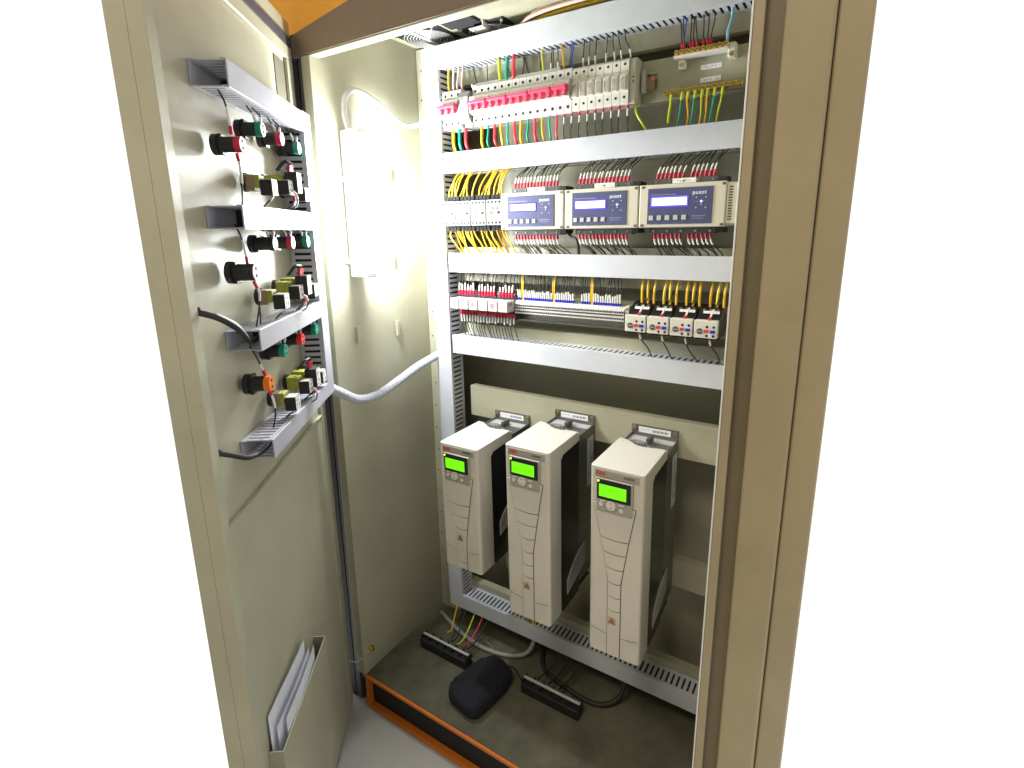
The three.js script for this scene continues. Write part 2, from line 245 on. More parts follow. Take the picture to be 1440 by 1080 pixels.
{ const t = thing('roof_shade_plate', 'flat black plate painted as the shadowy recess under the roof behind the corner fan', 'recess plate', [0.193, 1.5935, 0.095]);  // black plate put in for the shade of a roof recess
  part('cover', bx(-0.03, 0.05, 0.0045, 0.0098, -0.036, 0.05, 0.001), std([0.02, 0.02, 0.022], 0.85), t); part('bracket', [bx(0.018, 0.055, -0.0035, -0.0008, -0.066, -0.036, 0.0005), bx(0.0535, 0.0555, -0.0006, 0.0098, -0.066, -0.036)], M.white, t); part('bracket_hole', cyy(0.028, -0.046, -0.0039, -0.0033, 0.0025, 10), M.hole, t); }

/* ---------- conduits ---------- */
{ const t = thing('white_conduit', 'thin white corrugated conduit curving from the lamp to the left wiring duct', 'conduit');
  const pts = [[0.03, 1.372, 0.262], [0.016, 1.41, 0.258], [0.012, 1.444, 0.249], [0.012, 1.4615, 0.228], [0.012, 1.4625, 0.203], [0.013, 1.444, 0.144], [0.014, 1.421, 0.1], [0.016, 1.412, 0.072], [0.026, 1.414, 0.045], [0.064, 1.425, 0.022]];
  part('sleeve', sweep(pts, (u) => 0.0058 + 0.0007 * Math.sin(u * 520), 420, 10), M.conduit, t); }
{ const t = thing('grey_conduit', 'thick grey spiral wrapped cable bundle sagging from the door to the left wiring duct', 'conduit');
  const pts = [onDoor(0.085, 0.826, 0.03).toArray(), [0.03, 0.80, 0.345], [0.03, 0.7705, 0.297], [0.034, 0.7655, 0.243], [0.043, 0.785, 0.18], [0.054, 0.812, 0.108], [0.068, 0.832, 0.035]];
  part('spiral_wrap', sweep(pts, (u) => 0.0105 + 0.0009 * Math.abs(Math.sin(u * 100)), 260, 14), M.spiral, t);
  part('collar', cyx(0.832, 0.028, 0.06, 0.076, 0.0128, 16), M.grey, t); }

/* ---------- wiring ducts ---------- */
function duct(label, L, H, D, m, pos, turn, tilt, group, lidX0 = 0, lidX1 = L, fillX = 0.004) {   // lies along its own x, back at z 0
  const t = thing('wiring_duct', label, 'wiring duct', pos, group); t.rotation.set(0, turn, tilt, 'YXZ');
  const base = [bx(0, L, 0, H, 0.0003, 0.0018)];
  for (const s of [0, 1]) { const y0 = s ? H - 0.0016 : 0, y1 = s ? H : 0.0016;
    base.push(bx(0, L, y0, y1, 0.0019, 0.0085), bx(0, L, y0, y1, D - 0.0095, D - 0.0024));
    for (let k = 0, n = Math.floor(L / 0.0125); k < n; k++) base.push(bx(k * 0.0125 + 0.0026, k * 0.0125 + 0.0101, y0, y1, 0.0085, D - 0.0095)); }
  part('slotted_base', base, m, t);
  part('wire_fill', bx(fillX, L - 0.012, 0.0042, H - 0.0042, 0.0022, D - 0.0105), M.fill, t);
  part('cover', [bx(lidX0, lidX1, -0.0012, H + 0.0012, D - 0.0022, D, 0.0008), bx(lidX0, lidX1, -0.0014, -0.0002, D - 0.008, D - 0.0023), bx(lidX0, lidX1, H + 0.0002, H + 0.0014, D - 0.008, D - 0.0023)], m, t);
  return t; }
const gD = 'wiring ducts on the mounting frame', gE = 'wiring ducts on the door';
duct('tall upright white wiring duct down the left of the mounting frame', 1.4155, 0.0455, 0.0525, M.duct, [0.1237, 0.112, 0], 0, Math.PI / 2 + 0.0085, gD);
duct('topmost level white wiring duct under the cabinet roof', 0.795, 0.0485, 0.0525, M.duct, [0.0635, 1.5285, 0], 0, 0, gD);
duct('level white wiring duct between the breakers and the blue display controllers', 0.742, 0.0445, 0.0525, M.duct, [0.1185, 1.2945, 0], 0, 0, gD);
duct('level white wiring duct between the blue display controllers and the terminal row', 0.737, 0.0445, 0.0525, M.duct, [0.1235, 1.0563, 0], 0, 0, gD);
duct('level white wiring duct below the terminal row and above the drives', 0.735, 0.0455, 0.0525, M.duct, [0.1255, 0.8455, 0], 0, 0, gD);
duct('lowest dim wiring duct along the foot of the mounting frame', 0.78, 0.042, 0.0525, M.duct, [0.0795, 0.0695, 0], 0, 0, gD);
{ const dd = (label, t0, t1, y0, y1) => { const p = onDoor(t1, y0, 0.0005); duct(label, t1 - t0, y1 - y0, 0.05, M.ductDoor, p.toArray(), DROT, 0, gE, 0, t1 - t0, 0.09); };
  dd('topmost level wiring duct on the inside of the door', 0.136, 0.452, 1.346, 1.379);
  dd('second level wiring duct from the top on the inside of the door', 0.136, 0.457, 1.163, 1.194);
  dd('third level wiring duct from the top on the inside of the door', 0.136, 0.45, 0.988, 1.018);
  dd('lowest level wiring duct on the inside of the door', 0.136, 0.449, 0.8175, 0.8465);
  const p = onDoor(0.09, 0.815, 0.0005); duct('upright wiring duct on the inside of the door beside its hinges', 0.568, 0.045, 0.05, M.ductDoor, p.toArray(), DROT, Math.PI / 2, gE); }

/* ---------- rails ---------- */
function rail(label, x0, x1, y) { const t = thing('mounting_rail', label, 'mounting rail', [x0, y, 0.0008], 'device mounting rails'); const L = x1 - x0;
  part('rail', [bx(0, L, -0.0135, 0.0135, 0, 0.001), bx(0, L, 0.0128, 0.0138, 0.001, 0.0066), bx(0, L, -0.0138, -0.0128, 0.001, 0.0066), bx(0, L, 0.0128, 0.0178, 0.0067, 0.0077), bx(0, L, -0.0178, -0.0128, 0.0067, 0.0077)], M.zinc, t); return t; }
rail('steel mounting rail behind the breakers, its bare end showing right of them', 0.12, 0.62, 1.4355);
rail('steel mounting rail behind the yellow wired contactors and the blue display controllers', 0.122, 0.80, 1.1965);
rail('steel mounting rail under the relays and the terminal row, bare along its lower lip', 0.128, 0.80, 0.955);

/* ---------- row one: breakers ---------- */
const poleShape = [[0.0045, -0.0425], [0.047, -0.0425], [0.0482, -0.0405], [0.0482, -0.0205], [0.0595, -0.0172], [0.0612, -0.0145], [0.0612, 0.0165], [0.0595, 0.019], [0.0482, 0.0215], [0.0482, 0.040], [0.0465, 0.042], [0.0045, 0.0425]];
const tinyPrint = print(96, 48, (g) => { g.fillStyle = '#c33a55'; g.fillRect(0, 0, 96, 4); g.fillStyle = '#8a8f94'; for (let i = 0; i < 5; i++) g.fillRect(8 + i * 17, 16 + (i % 2) * 4, 11, 3); for (let i = 0; i < 4; i++) g.fillRect(10 + i * 21, 32, 12, 3); }, '#e9e9e6');
function breaker(label, n, xc0, pitch, group) {
  const y0 = 1.4345, x0 = xc0 - pitch / 2, t = thing('circuit_breaker', label, 'circuit breaker', [x0, y0, 0.0008], group);
  for (let i = 0; i < n; i++) {
    const a = i * pitch + 0.00025, b = (i + 1) * pitch - 0.00025, c = (a + b) / 2;
    part('pole_case', polyX(poleShape, a, b, 0.0005), M.breakerCase, t);
    for (const y of [-0.031, 0.031]) part('terminal_hole', [cyz(c, y, 0.0478, 0.0486, 0.0034, 14)], M.greyDark, t), part('terminal_screw', cyz(c, y, 0.0484, 0.0489, 0.0021, 12), M.hole, t);
    part('toggle_slot', bx(c - 0.0042, c + 0.0042, -0.0145, 0.008, 0.0606, 0.0618), M.whiteCool, t);
    part('toggle', [polyX([[0.061, -0.012], [0.0685, -0.0135], [0.0705, -0.0085], [0.0725, 0.001], [0.061, 0.004]], c - 0.0034, c + 0.0034, 0.0004), bx(c - 0.0026, c + 0.0026, -0.0125, -0.0112, 0.069, 0.0712)], M.pink, t);
  }
  if (n > 1) part('handle_bar', [bx(0.002, n * pitch - 0.002, -0.001, 0.0058, 0.066, 0.0765, 0.0016), bx(n * pitch - 0.0032, n * pitch - 0.0012, -0.004, 0.0068, 0.0615, 0.0745, 0.0006)], M.pink, t);
  const np = new THREE.PlaneGeometry(n * pitch - 0.002, 0.0085).rotateX(-0.12).translate(n * pitch / 2, 0.0125, 0.0618); part('printed_strip', np, tinyPrint, t);
  return t; }
const gB = 'circuit breakers with pink handles';
breaker('three pole circuit breaker at the far left of its row, before the grey module', 3, 0.1303, 0.0184, gB);
['first three pole circuit breaker right of the grey module', 'second three pole circuit breaker right of the grey module', 'third three pole circuit breaker right of the grey module', 'fourth three pole circuit breaker right of the grey module, next to the narrow one'].forEach((l, i) => breaker(l, 3, 0.2174 + i * 0.05385, 0.01795, gB));
breaker('narrow two pole circuit breaker with pink handle, next to the fuse modules', 2, 0.4328, 0.01795, gB);
{ const t = thing('signal_module', 'grey plastic module with a stepped foot between two pink handled breakers', 'module', [0.1745, 1.4345, 0.001]);
  part('body', [polyX([[0.004, -0.034], [0.05, -0.034], [0.061, -0.024], [0.063, 0.02], [0.052, 0.033], [0.004, 0.034]], 0, 0.031, 0.001), polyX([[0.006, -0.0435], [0.05, -0.0435], [0.05, -0.0345], [0.006, -0.0345]], 0.012, 0.036, 0.001)], M.greyModule, t);
  part('printed_mark', bx(0.008, 0.018, 0.0135, 0.018, 0.0632, 0.0636), M.inkGrey, t); }
{ const t = thing('busbar_cover', 'white ridged cover strip along the tops of the pink handled breakers', 'cover strip', [0.205, 1.478, 0.012]);
  part('strip', [bx(0, 0.222, 0, 0.0035, 0, 0.029, 0.001), bx(0.002, 0.22, 0.0037, 0.0075, 0.012, 0.024, 0.001)], M.whiteCool, t); part('end_cap', bx(-0.004, -0.0003, -0.001, 0.006, 0.002, 0.031, 0.001), M.white, t); }
const winMats = [0, 1, 2].map((k) => print(40, 64, (g) => { for (let i = 0; i < 26; i++) { g.fillStyle = ['#6e665c', '#8d8478', '#574f49', '#a89c8c'][(rnd() * 4) | 0]; g.fillRect(rnd() * 36, rnd() * 60, 3 + rnd() * 5, 3 + rnd() * 5); } g.fillStyle = '#b3202a'; g.fillRect(16 + k * 3, 14, 5, 5); }, '#b8afa2'));
function fuseModule(label, i) {
  const w = 0.01715, t = thing('fuse_module', label, 'fuse module', [0.4601 + i * w, 1.4345, 0.001], 'slim fuse modules with small windows');
  part('case', polyX([[0.0045, -0.0415], [0.046, -0.0415], [0.048, -0.0395], [0.048, -0.0185], [0.053, -0.0165], [0.053, 0.0135], [0.048, 0.0155], [0.048, 0.036], [0.0405, 0.0415], [0.0045, 0.0415]], 0.0003, w - 0.0003, 0.0005), M.device, t);
  for (const y of [-0.029, 0.03]) part('terminal_hole', cyz(w / 2, y, 0.0478, 0.0484, 0.0026, 12), M.hole, t);
  const f = part('window_frame', [bx(0.0025, w - 0.0025, -0.0185, 0.0085, 0.0532, 0.0575, 0.0008)], M.device, t);
  part('window', plate(0.0042, w - 0.0042, -0.016, 0.006, 0.0578), winMats[i % 3], f); }
['first slim fuse module, beside the two pole breaker', 'second slim fuse module from the pink handled breakers', 'third slim fuse module from the pink handled breakers', 'fourth slim fuse module, middle of its row of seven', 'fifth slim fuse module from the pink handled breakers', 'sixth slim fuse module, one in from the right end', 'seventh slim fuse module, next to the cream end cover'].forEach(fuseModule);
{ const t = thing('end_cover', 'cream plastic end cover right of the last fuse module with two dark holes', 'end cover', [0.5805, 1.4345, 0.001]);
  part('body', [polyX([[0.0045, -0.0415], [0.044, -0.0415], [0.044, 0.03], [0.036, 0.0415], [0.0045, 0.0415]], 0, 0.011, 0.001)], M.deviceCream, t);
  for (const y of [0.006, -0.002]) part('hole', cyz(0.007, y, 0.0438, 0.0444, 0.0016, 10), M.hole, t); }
{ const t = thing('end_clamp', 'small grey rail clamp with a red mark right of the fuse modules', 'clamp', [0.5955, 1.436, 0.0092]);
  part('body', bx(0, 0.0075, -0.021, 0.021, 0, 0.012, 0.001), M.greyLight, t); part('rail_stub', bx(0.008, 0.024, -0.016, 0.008, 0.0, 0.0025), M.tan, t); part('red_tag', bx(0.0165, 0.0236, 0.0005, 0.0075, 0.0027, 0.004), std([0.8, 0.2, 0.12], 0.5), t); }

/* brass bars on the bare beam */
function brassBar(name, label, x0, x1, y, z, n, base) {
  const t = thing(name, label, 'terminal bar', [x0, y, 0.0008], 'brass terminal bars'); const L = x1 - x0;
  part('bar', bx(0, L, -0.0044, 0.0044, z - 0.009, z, 0.0014), M.brass, t);
  for (let i = 0; i < n; i++) { const x = L * (i + 0.5) / n; const s = part('screw', [cyz(x, 0, z - 0.001, z + 0.0065, base ? 0.0038 : 0.0045, 14)], M.brass, t); part('screw_slot', bx(x - 0.0027, x + 0.0027, -0.0005, 0.0005, z + 0.0064, z + 0.0068), M.hole, s); }
  if (base) { part('base', [bx(-0.002, L, -0.0085, -0.0037, 0.006, z + 0.001, 0.001), bx(L - 0.002, L + 0.012, -0.021, 0.0035, 0.0002, z - 0.003, 0.003), bx(0.004, 0.018, -0.0245, -0.0086, 0.0002, z - 0.012, 0.003)], M.white, t);
    for (const [x, yy, zz] of [[L + 0.0055, -0.0165, z - 0.003], [0.0115, -0.0178, z - 0.012]]) part('fixing_screw', cyz(x, yy, zz, zz + 0.003, 0.0042, 14), M.brass, t); }
  else part('base', bx(0.004, L + 0.004, -0.0075, 0.003, 0.0002, z - 0.0082, 0.001), M.zinc, t);
  return t; }
brassBar('neutral_bar', 'upper brass terminal bar on a white base with black and blue wires', 0.6595, 0.7545, 1.4725, 0.027, 10, true);
brassBar('earth_bar', 'lower brass terminal bar with yellow and green earth wires', 0.6395, 0.781, 1.409, 0.015, 13, false);
for (const [l, x, y, k] of [['small white printed sticker under the upper brass bar', 0.704, 1.4475, 0], ['small white printed sticker just above the lower brass bar', 0.704, 1.4255, 1]]) { const t = thing('sticker', l, 'sticker', [x, y, 0.0009], 'stickers by the brass bars'); part('film', plate(-0.002, 0.036, -0.0045, 0.0045, 0), stickerMat[k], t); }

/* ---------- row two: contactors and controllers ---------- */
function contactor(label) {
  const w = 0.0442, t = thing('contactor', label, 'contactor', [0, 1.1965, 0.008], 'white faced contactors');
  part('body', [bx(0, w, -0.041, 0.041, 0, 0.043, 0.001)], M.blackMatt, t);
  for (const s of [-1, 1]) for (let i = 0; i < 4; i++) { part('terminal', bx(0.0022 + i * 0.0103, 0.0112 + i * 0.0103, s > 0 ? 0.031 : -0.041, s > 0 ? 0.041 : -0.031, 0.0432, 0.0465, 0.0006), M.blackMatt, t); }
  part('face', [bx(0.0012, w - 0.0012, -0.0285, 0.0285, 0.0432, 0.0655, 0.0018)], M.contactorFace, t);
  for (const s of [-1, 1]) for (let i = 0; i < 4; i++) part('screw_hole', cyz(0.0066 + i * 0.0103, s * 0.0228, 0.0653, 0.066, 0.0031, 12), M.hole, t);
  for (const x of [0.014, 0.026]) part('indicator_window', bx(x, x + 0.0075, 0.0055, 0.0135, 0.0656, 0.0664), M.greyDark, t);
  part('reset_button', cyz(0.0345, -0.0005, 0.0653, 0.0668, 0.0033, 14), M.blackMatt, t);
  part('printed_mark', [rod(V(0.009, 0.006, 0.0658), V(0.014, -0.005, 0.0658), 0.0009, 5), rod(V(0.014, -0.005, 0.0658), V(0.0185, 0.004, 0.0658), 0.0009, 5), rod(V(0.0185, 0.004, 0.0658), V(0.023, -0.004, 0.0658), 0.0009, 5)], M.redBright, t);
  part('rating_plate', bx(0.029, 0.0375, -0.0155, -0.009, 0.0656, 0.0661), M.inkGrey, t);
  return t; }
{ const c0 = contactor('leftmost of the four white faced contactors, against the upright duct'); c0.position.x = 0.1216;
  ['second white faced contactor from the upright duct', 'third white faced contactor from the upright duct', 'fourth white faced contactor, touching the first display controller'].forEach((l, i) => { const c = copyOf(c0, l); c.position.x = 0.1216 + (i + 1) * 0.0447; }); }
const ctlPrint = (g, w, h) => { g.fillStyle = '#dfe2ee'; g.font = 'bold 40px sans-serif'; g.fillText('puxet', 356, 56); g.fillStyle = '#9da2c0'; for (let i = 0; i < 16; i++) g.fillRect(24 + i * 13, 44 + (i % 3), 8, 7); for (let i = 0; i < 9; i++) { g.fillRect(362 + i * 12, 226, 8, 7); g.fillRect(366 + i * 10, 246, 6, 5); } g.fillStyle = '#b9bede'; for (let i = 0; i < 5; i++) g.fillRect(374 + i * 18, 112, 5, 4); };
const ctlMat = print(512, 288, ctlPrint, '#474b74');
function controller(label, x0, x1, px0, px1) {
  const t = thing('pump_controller', label, 'controller', [x0, 1.1965, 0.008], 'blue display controllers'), L = x1 - x0, a = px0 - x0, b = px1 - x0;
  part('case', [bx(0, L, -0.040, 0.040, 0.004, 0.0655, 0.0025)], M.deviceCream, t);
  part('terminal_block', bx(0.012, L - 0.022, 0.0403, 0.052, 0.004, 0.036, 0.001), M.greyDark, t); part('terminal_block', bx(0.012, L - 0.022, -0.052, -0.0403, 0.004, 0.036, 0.001), M.greyDark, t);
  for (const s of [-1, 1]) for (let i = 0; i < 5; i++) part('terminal_screw', cyz(0.022 + i * (L - 0.052) / 4, s * 0.0465, 0.0358, 0.0375, 0.0022, 10), M.chrome, t);
  for (const s of [-1, 1]) part('end_latch', bx(L - 0.02, L - 0.003, s > 0 ? 0.0403 : -0.05, s > 0 ? 0.05 : -0.0403, 0.01, 0.046, 0.001), M.black, t);
  for (const s of [-1, 1]) for (const x of [0.0045, L - 0.0075]) part('latch_window', bx(x, x + 0.006, s * 0.0355 - 0.0022, s * 0.0355 + 0.0022, 0.0656, 0.0661), M.greyDark, t);
  const f = part('front_panel', bx(a, b, -0.0335, 0.0325, 0.0656, 0.0668, 0.0004), M.panelBlue, t);
  part('panel_print', plate(a + 0.001, b - 0.001, -0.0325, 0.0315, 0.067), ctlMat, f);
  const sx = (b - a) / 0.12;
  part('display_bezel', bx(a + 0.0065 * sx, a + 0.0765 * sx, -0.0015, 0.0175, 0.0671, 0.0678, 0.0003), M.lcdRim, t); part('display', plate(a + 0.009 * sx, a + 0.074 * sx, 0.0012, 0.0148, 0.0681), M.lcdBlue, t);
  for (let i = 0; i < 5; i++) part('button', bx(a + (0.004 + i * 0.0155) * sx, a + (0.0125 + i * 0.0155) * sx, -0.0262, -0.0172, 0.0671, 0.0686, 0.0012), M.greyLight, t);
  const lx = a + 0.1 * sx; part('status_light', cyz(lx, 0.0062, 0.067, 0.0684, 0.0021, 12), M.ledBlue, t);
  for (const [dx, dy] of [[-0.009, 0.0105], [0.008, 0.0105], [-0.009, -0.008], [0.008, -0.008], [0, -0.002]]) part('indicator', cyz(lx + dx, dy + 0.003, 0.067, 0.068, 0.0011, 8), M.whiteCool, t);
  const s = part('name_sticker', plate(L * 0.34, L * 0.62, 0.0425, 0.0515, 0.0366), stickerMat[(x0 * 10 | 0) % 3], t);
  return t; }
controller('blue display controller in washed out light, next to the contactors', 0.2968, 0.4545, 0.3145, 0.433);
controller('middle of the three blue display controllers', 0.4575, 0.6165, 0.4752, 0.594);
{ const t = controller('rightmost blue display controller with black vent slots at its right end', 0.6185, 0.7775, 0.6355, 0.7555), L = 0.159;
  part('side_cheek', polyX([[0.004, -0.038], [0.055, -0.038], [0.0625, -0.034], [0.0625, 0.034], [0.055, 0.038], [0.004, 0.038]], L + 0.0003, L + 0.026, 0.002), M.deviceCream, t);
  for (let i = 0; i < 13; i++) part('vent_slot', bx(L + 0.004, L + 0.0105, 0.0285 - i * 0.0047, 0.0305 - i * 0.0047, 0.0622, 0.0632), M.vent, t); }
{ const t = thing('cover_strip', 'narrow white cover strip upright at the right end of the controller row', 'cover strip', [0.801, 1.17, 0.0008]); part('strip', [bx(0, 0.012, -0.01, 0.105, 0, 0.05, 0.002), bx(-0.006, -0.0005, 0, 0.07, 0.02, 0.046, 0.001)], M.whiteCool, t); }

/* ---------- row three: relays, terminals, overload relays ---------- */
const relayPrint = [print(48, 48, (g) => { g.fillStyle = 'rgba(214,90,110,0.75)'; g.fillRect(8, 10, 26, 26); g.fillStyle = '#c7b9b3'; g.fillRect(6, 38, 34, 5); }, '#d9c8c6'), print(48, 48, (g) => { g.strokeStyle = '#b7a9a0'; g.strokeRect(8, 10, 28, 26); g.fillStyle = '#cfc9c0'; g.fillRect(12, 16, 18, 14); }, '#d2cec6')];
function relay(label, i) {
  const w = 0.0286, t = thing('plug_relay', label, 'relay', [0.1395 + i * 0.0289, 0.979, 0.0085], 'clear topped plug-in relays');
  part('socket', [bx(0.0004, w - 0.0004, -0.036, 0.031, 0, 0.027, 0.001), bx(0.0004, w - 0.0004, -0.014, 0.0138, 0.0273, 0.033, 0.001)], M.black, t);
  part('cover', bx(0.0014, w - 0.0014, -0.0132, 0.0135, 0.0332, 0.0665, 0.0016), M.relayCover, t);
  part('face_print', plate(0.003, w - 0.003, -0.0115, 0.0115, 0.0668), relayPrint[i % 2], t);
  part('side_mark', bx(w - 0.0014, w - 0.001, 0.001, 0.009, 0.045, 0.062), i === 5 ? M.inkGrey : M.red, t);
  for (let k = 0; k < 3; k++) for (const s of [-1, 1]) part('terminal_screw', cyz(0.006 + k * 0.0085, s > 0 ? 0.026 : -0.03, 0.0268, 0.0285, 0.002, 8), M.chrome, t); }
['leftmost plug-in relay with pink face, half behind the upright duct', 'second plug-in relay from the left with pale face', 'third plug-in relay from the left with pink face', 'fourth plug-in relay from the left with pale face', 'fifth plug-in relay from the left with pink face', 'rightmost plug-in relay with pale face and printed side, beside the terminal row'].forEach(relay);
{ const w = 0.00555, n = 49; let first;
  for (let i = 0; i < n; i++) {
    if (!first) {
      first = thing('row_terminal', 'first thin terminal in the long row under the blue ferrules, counted from the left', 'terminal', [0.3135, 0.977, 0.0085], 'rail terminals in the long row');
      part('body', [polyX([[0, -0.0155], [0.0355, -0.0155], [0.037, -0.0145], [0.037, -0.0042], [0.024, -0.0038], [0.024, -0.0006], [0.037, -0.0002], [0.037, 0.0085], [0.03, 0.0155], [0, 0.0155]], 0.0004, w - 0.0004)], M.breakerCase, first);
      for (const y of [0.0045, -0.0095]) part('screw_hole', bx(w / 2 - 0.0018, w / 2 + 0.0018, y - 0.0019, y + 0.0019, 0.0368, 0.0374), M.hole, first);
    } else { const c = copyOf(first, `${ord(i)} thin terminal in the long row under the blue ferrules, counted from the left`); c.position.x = 0.3135 + i * w; } } }
{ const t = thing('terminal_end_stop', 'cream end stop closing the terminal row beside the overload relays', 'end stop', [0.586, 0.977, 0.0085]); part('body', bx(0.0003, 0.0095, -0.016, 0.019, 0, 0.034, 0.001), M.deviceCream, t); part('screw', cyz(0.005, 0.012, 0.034, 0.0352, 0.0022, 10), M.greyDark, t); }
function overload(label) {
  const w = 0.0438, t = thing('overload_relay', label, 'overload relay', [0, 0.968, 0.0085], 'cream faced overload relays');
  part('body', polyX([[0, -0.022], [0.066, -0.022], [0.066, 0.0155], [0.05, 0.026], [0.03, 0.037], [0, 0.038]], 0.0005, w - 0.0005, 0.0008), M.blackGloss, t);
  part('face', bx(0.0006, w - 0.0006, -0.0168, 0.0172, 0.0663, 0.0815, 0.002), M.device, t); 
  part('current_dial', cyz(0.0118, -0.0035, 0.0813, 0.083, 0.0056, 18), M.greyDark, t); part('dial_slot', bx(0.0078, 0.0158, -0.0042, -0.0028, 0.083, 0.0834), M.greyLight, t);
  part('red_button', bx(0.0195, 0.0275, -0.005, 0.0005, 0.0815, 0.0838, 0.001), M.redBright, t); part('blue_button', bx(0.0305, 0.0395, -0.0055, 0.0, 0.0815, 0.0845, 0.001), M.blue, t);
  for (const x of [0.0245, 0.0365]) for (const y of [0.0055, -0.0115]) part('terminal_hole', cyz(x, y, 0.0813, 0.0818, 0.0026, 12), M.hole, t);
  for (let i = 0; i < 3; i++) part('terminal_screw', cyz(0.0095 + i * 0.0125, 0.031, 0.036, 0.043, 0.0032, 10), M.zinc, t);
  const s = new THREE.PlaneGeometry(0.03, 0.0075).rotateX(-0.95).translate(0.024, 0.0285, 0.0475); part('white_sticker', s, stickerMat[1], t);
  return t; }
{ const c0 = overload('leftmost overload relay, next to the terminal row'); c0.position.x = 0.6035;
  ['second overload relay from the terminal row', 'third overload relay from the terminal row', 'rightmost overload relay, against the cabinet post'].forEach((l, i) => { const c = copyOf(c0, l); c.position.x = 0.6035 + (i + 1) * 0.0453; }); }

/* ---------- drives ---------- */
const warnMat = print(96, 96, (g) => { g.fillStyle = '#3a2a18'; g.beginPath(); g.moveTo(48, 6); g.lineTo(92, 84); g.lineTo(4, 84); g.fill(); g.fillStyle = '#b9865a'; g.beginPath(); g.moveTo(48, 20); g.lineTo(81, 78); g.lineTo(15, 78); g.fill(); g.strokeStyle = '#3a2a18'; g.lineWidth = 6; g.beginPath(); g.moveTo(54, 34); g.lineTo(40, 54); g.lineTo(56, 54); g.lineTo(44, 74); g.stroke(); }, '#b8ae94');
const driveSticker = print(256, 64, (g) => { glyphs(g, 14, 20, 4, 16, '#aab'); g.fillStyle = '#30343c'; g.font = 'bold 27px monospace'; for (let i = 0; i < 17; i++) g.fillRect(112 + i * 7.6, 22, 2 + (i * 7) % 4, 24); }, '#eceef2');
const sideSticker = print(96, 256, (g) => { g.fillStyle = '#777d80'; for (let i = 0; i < 16; i++) g.fillRect(14, 12 + i * 13, 28 + (i * 37) % 40, 4); g.fillRect(60, 100, 20, 60); }, '#c9d0ce');
function drive(label, x, top, h, lines, triY, botFlat) {
  const w = 0.0535, t = thing('frequency_drive', label, 'drive', [x, top - h, 0.0008]); t.rotation.z = 0.012;
  const H = h, Y = (y) => y - (top - h);
  // shell: front, rounded long edges, top sloping back
  const sh = new THREE.Shape(); sh.moveTo(-w, 0.09); sh.lineTo(-w, 0.226); sh.quadraticCurveTo(-w, 0.2345, -w + 0.0085, 0.2345); sh.lineTo(w - 0.0085, 0.2345); sh.quadraticCurveTo(w, 0.2345, w, 0.226); sh.lineTo(w, 0.09); sh.lineTo(w - 0.003, 0.09); sh.lineTo(w - 0.003, 0.2); sh.lineTo(-w + 0.003, 0.2); sh.lineTo(-w + 0.003, 0.09);
  const shell = new THREE.ExtrudeGeometry(sh, { depth: H - 0.0035, bevelEnabled: false, curveSegments: 6 }); shell.rotateX(-Math.PI / 2).rotateY(Math.PI).scale(-1, 1, 1);
  { const ix = shell.attributes.position; for (let i = 0; i < ix.count; i += 3) for (const k of ['position', 'normal', 'uv']) { const at = shell.attributes[k], s = at.itemSize; for (let c = 0; c < s; c++) { const q = at.array[i * s + c]; at.array[i * s + c] = at.array[(i + 2) * s + c]; at.array[(i + 2) * s + c] = q; } } }
  shell.computeVertexNormals();
  part('front_cover', shell, M.drive, t);
  const tp = new THREE.Shape(); tp.moveTo(-w, 0.078); tp.bezierCurveTo(-w + 0.03, 0.074, -0.02, 0.106, 0.012, 0.103); tp.bezierCurveTo(0.03, 0.101, w - 0.02, 0.094, w, 0.098); tp.lineTo(w, 0.2262); tp.quadraticCurveTo(w, 0.2348, w - 0.0085, 0.2348); tp.lineTo(-w + 0.0085, 0.2348); tp.quadraticCurveTo(-w, 0.2348, -w, 0.2262);
  const cap = new THREE.ExtrudeGeometry(tp, { depth: 0.003, bevelEnabled: true, bevelSize: 0.0008, bevelThickness: 0.0008, bevelOffset: -0.0008, bevelSegments: 2, curveSegments: 12 }); cap.rotateX(Math.PI / 2).translate(0, H, 0);
  part('top_cover', cap, M.driveTop, t);
  part('top_groove', tube([[w - 0.012, H + 0.0003, 0.234], [w - 0.011, H + 0.0003, 0.2], [w - 0.004, H + 0.0003, 0.14], [w - 0.001, H + 0.0003, 0.1]], 0.0006, 14, 5), M.inkGrey, t);
  for (const s of [-1, 1]) part('side_panel', polyX([[0.092, 0.0], [0.178, 0.0], [0.182, 0.006], [0.182, H - 0.034], [0.172, H - 0.025], [0.092, H - 0.022]], s > 0 ? w + 0.0001 : -w - 0.0008, s > 0 ? w + 0.0008 : -w - 0.0001), M.blackGloss, t);
  // metal chassis behind, open at the top with a fan grille
  part('chassis', [bx(-w + 0.001, -w + 0.0025, 0.02, H - 0.012, 0.003, 0.0895), bx(w - 0.0025, w - 0.001, 0.02, H - 0.012, 0.003, 0.0895), bx(-w + 0.001, w - 0.001, 0.02, H + 0.008, 0.0, 0.0028)], M.chassis, t);
  part('grille_plate', bx(-w + 0.0026, w - 0.0026, 0.02, H - 0.0175, 0.003, 0.0895), M.chassisFloor, t);
  const gr = []; for (let i = 0; i < 9; i++) gr.push(bx(0.006 + i * 0.0048, 0.0086 + i * 0.0048, H - 0.0173, H - 0.0168, 0.03, 0.085)); for (let i = 0; i < gr.length; i++) part('grille_slot', gr[i], M.hole, t);
  const fanR = []; part('fan_opening', cyy(-0.024, 0.058, H - 0.0174, H - 0.0167, 0.025, 22), M.hole, t); for (let k = 1; k < 5; k++) fanR.push(new THREE.TorusGeometry(0.0058 * k, 0.0011, 5, 22).rotateX(Math.PI / 2).translate(-0.024, H - 0.0155, 0.058)); part('fan_guard', fanR, M.grey, t);
  part('connector', bx(-0.004, 0.004, H - 0.0172, H - 0.003, 0.02, 0.05, 0.001), M.greyDark, t);
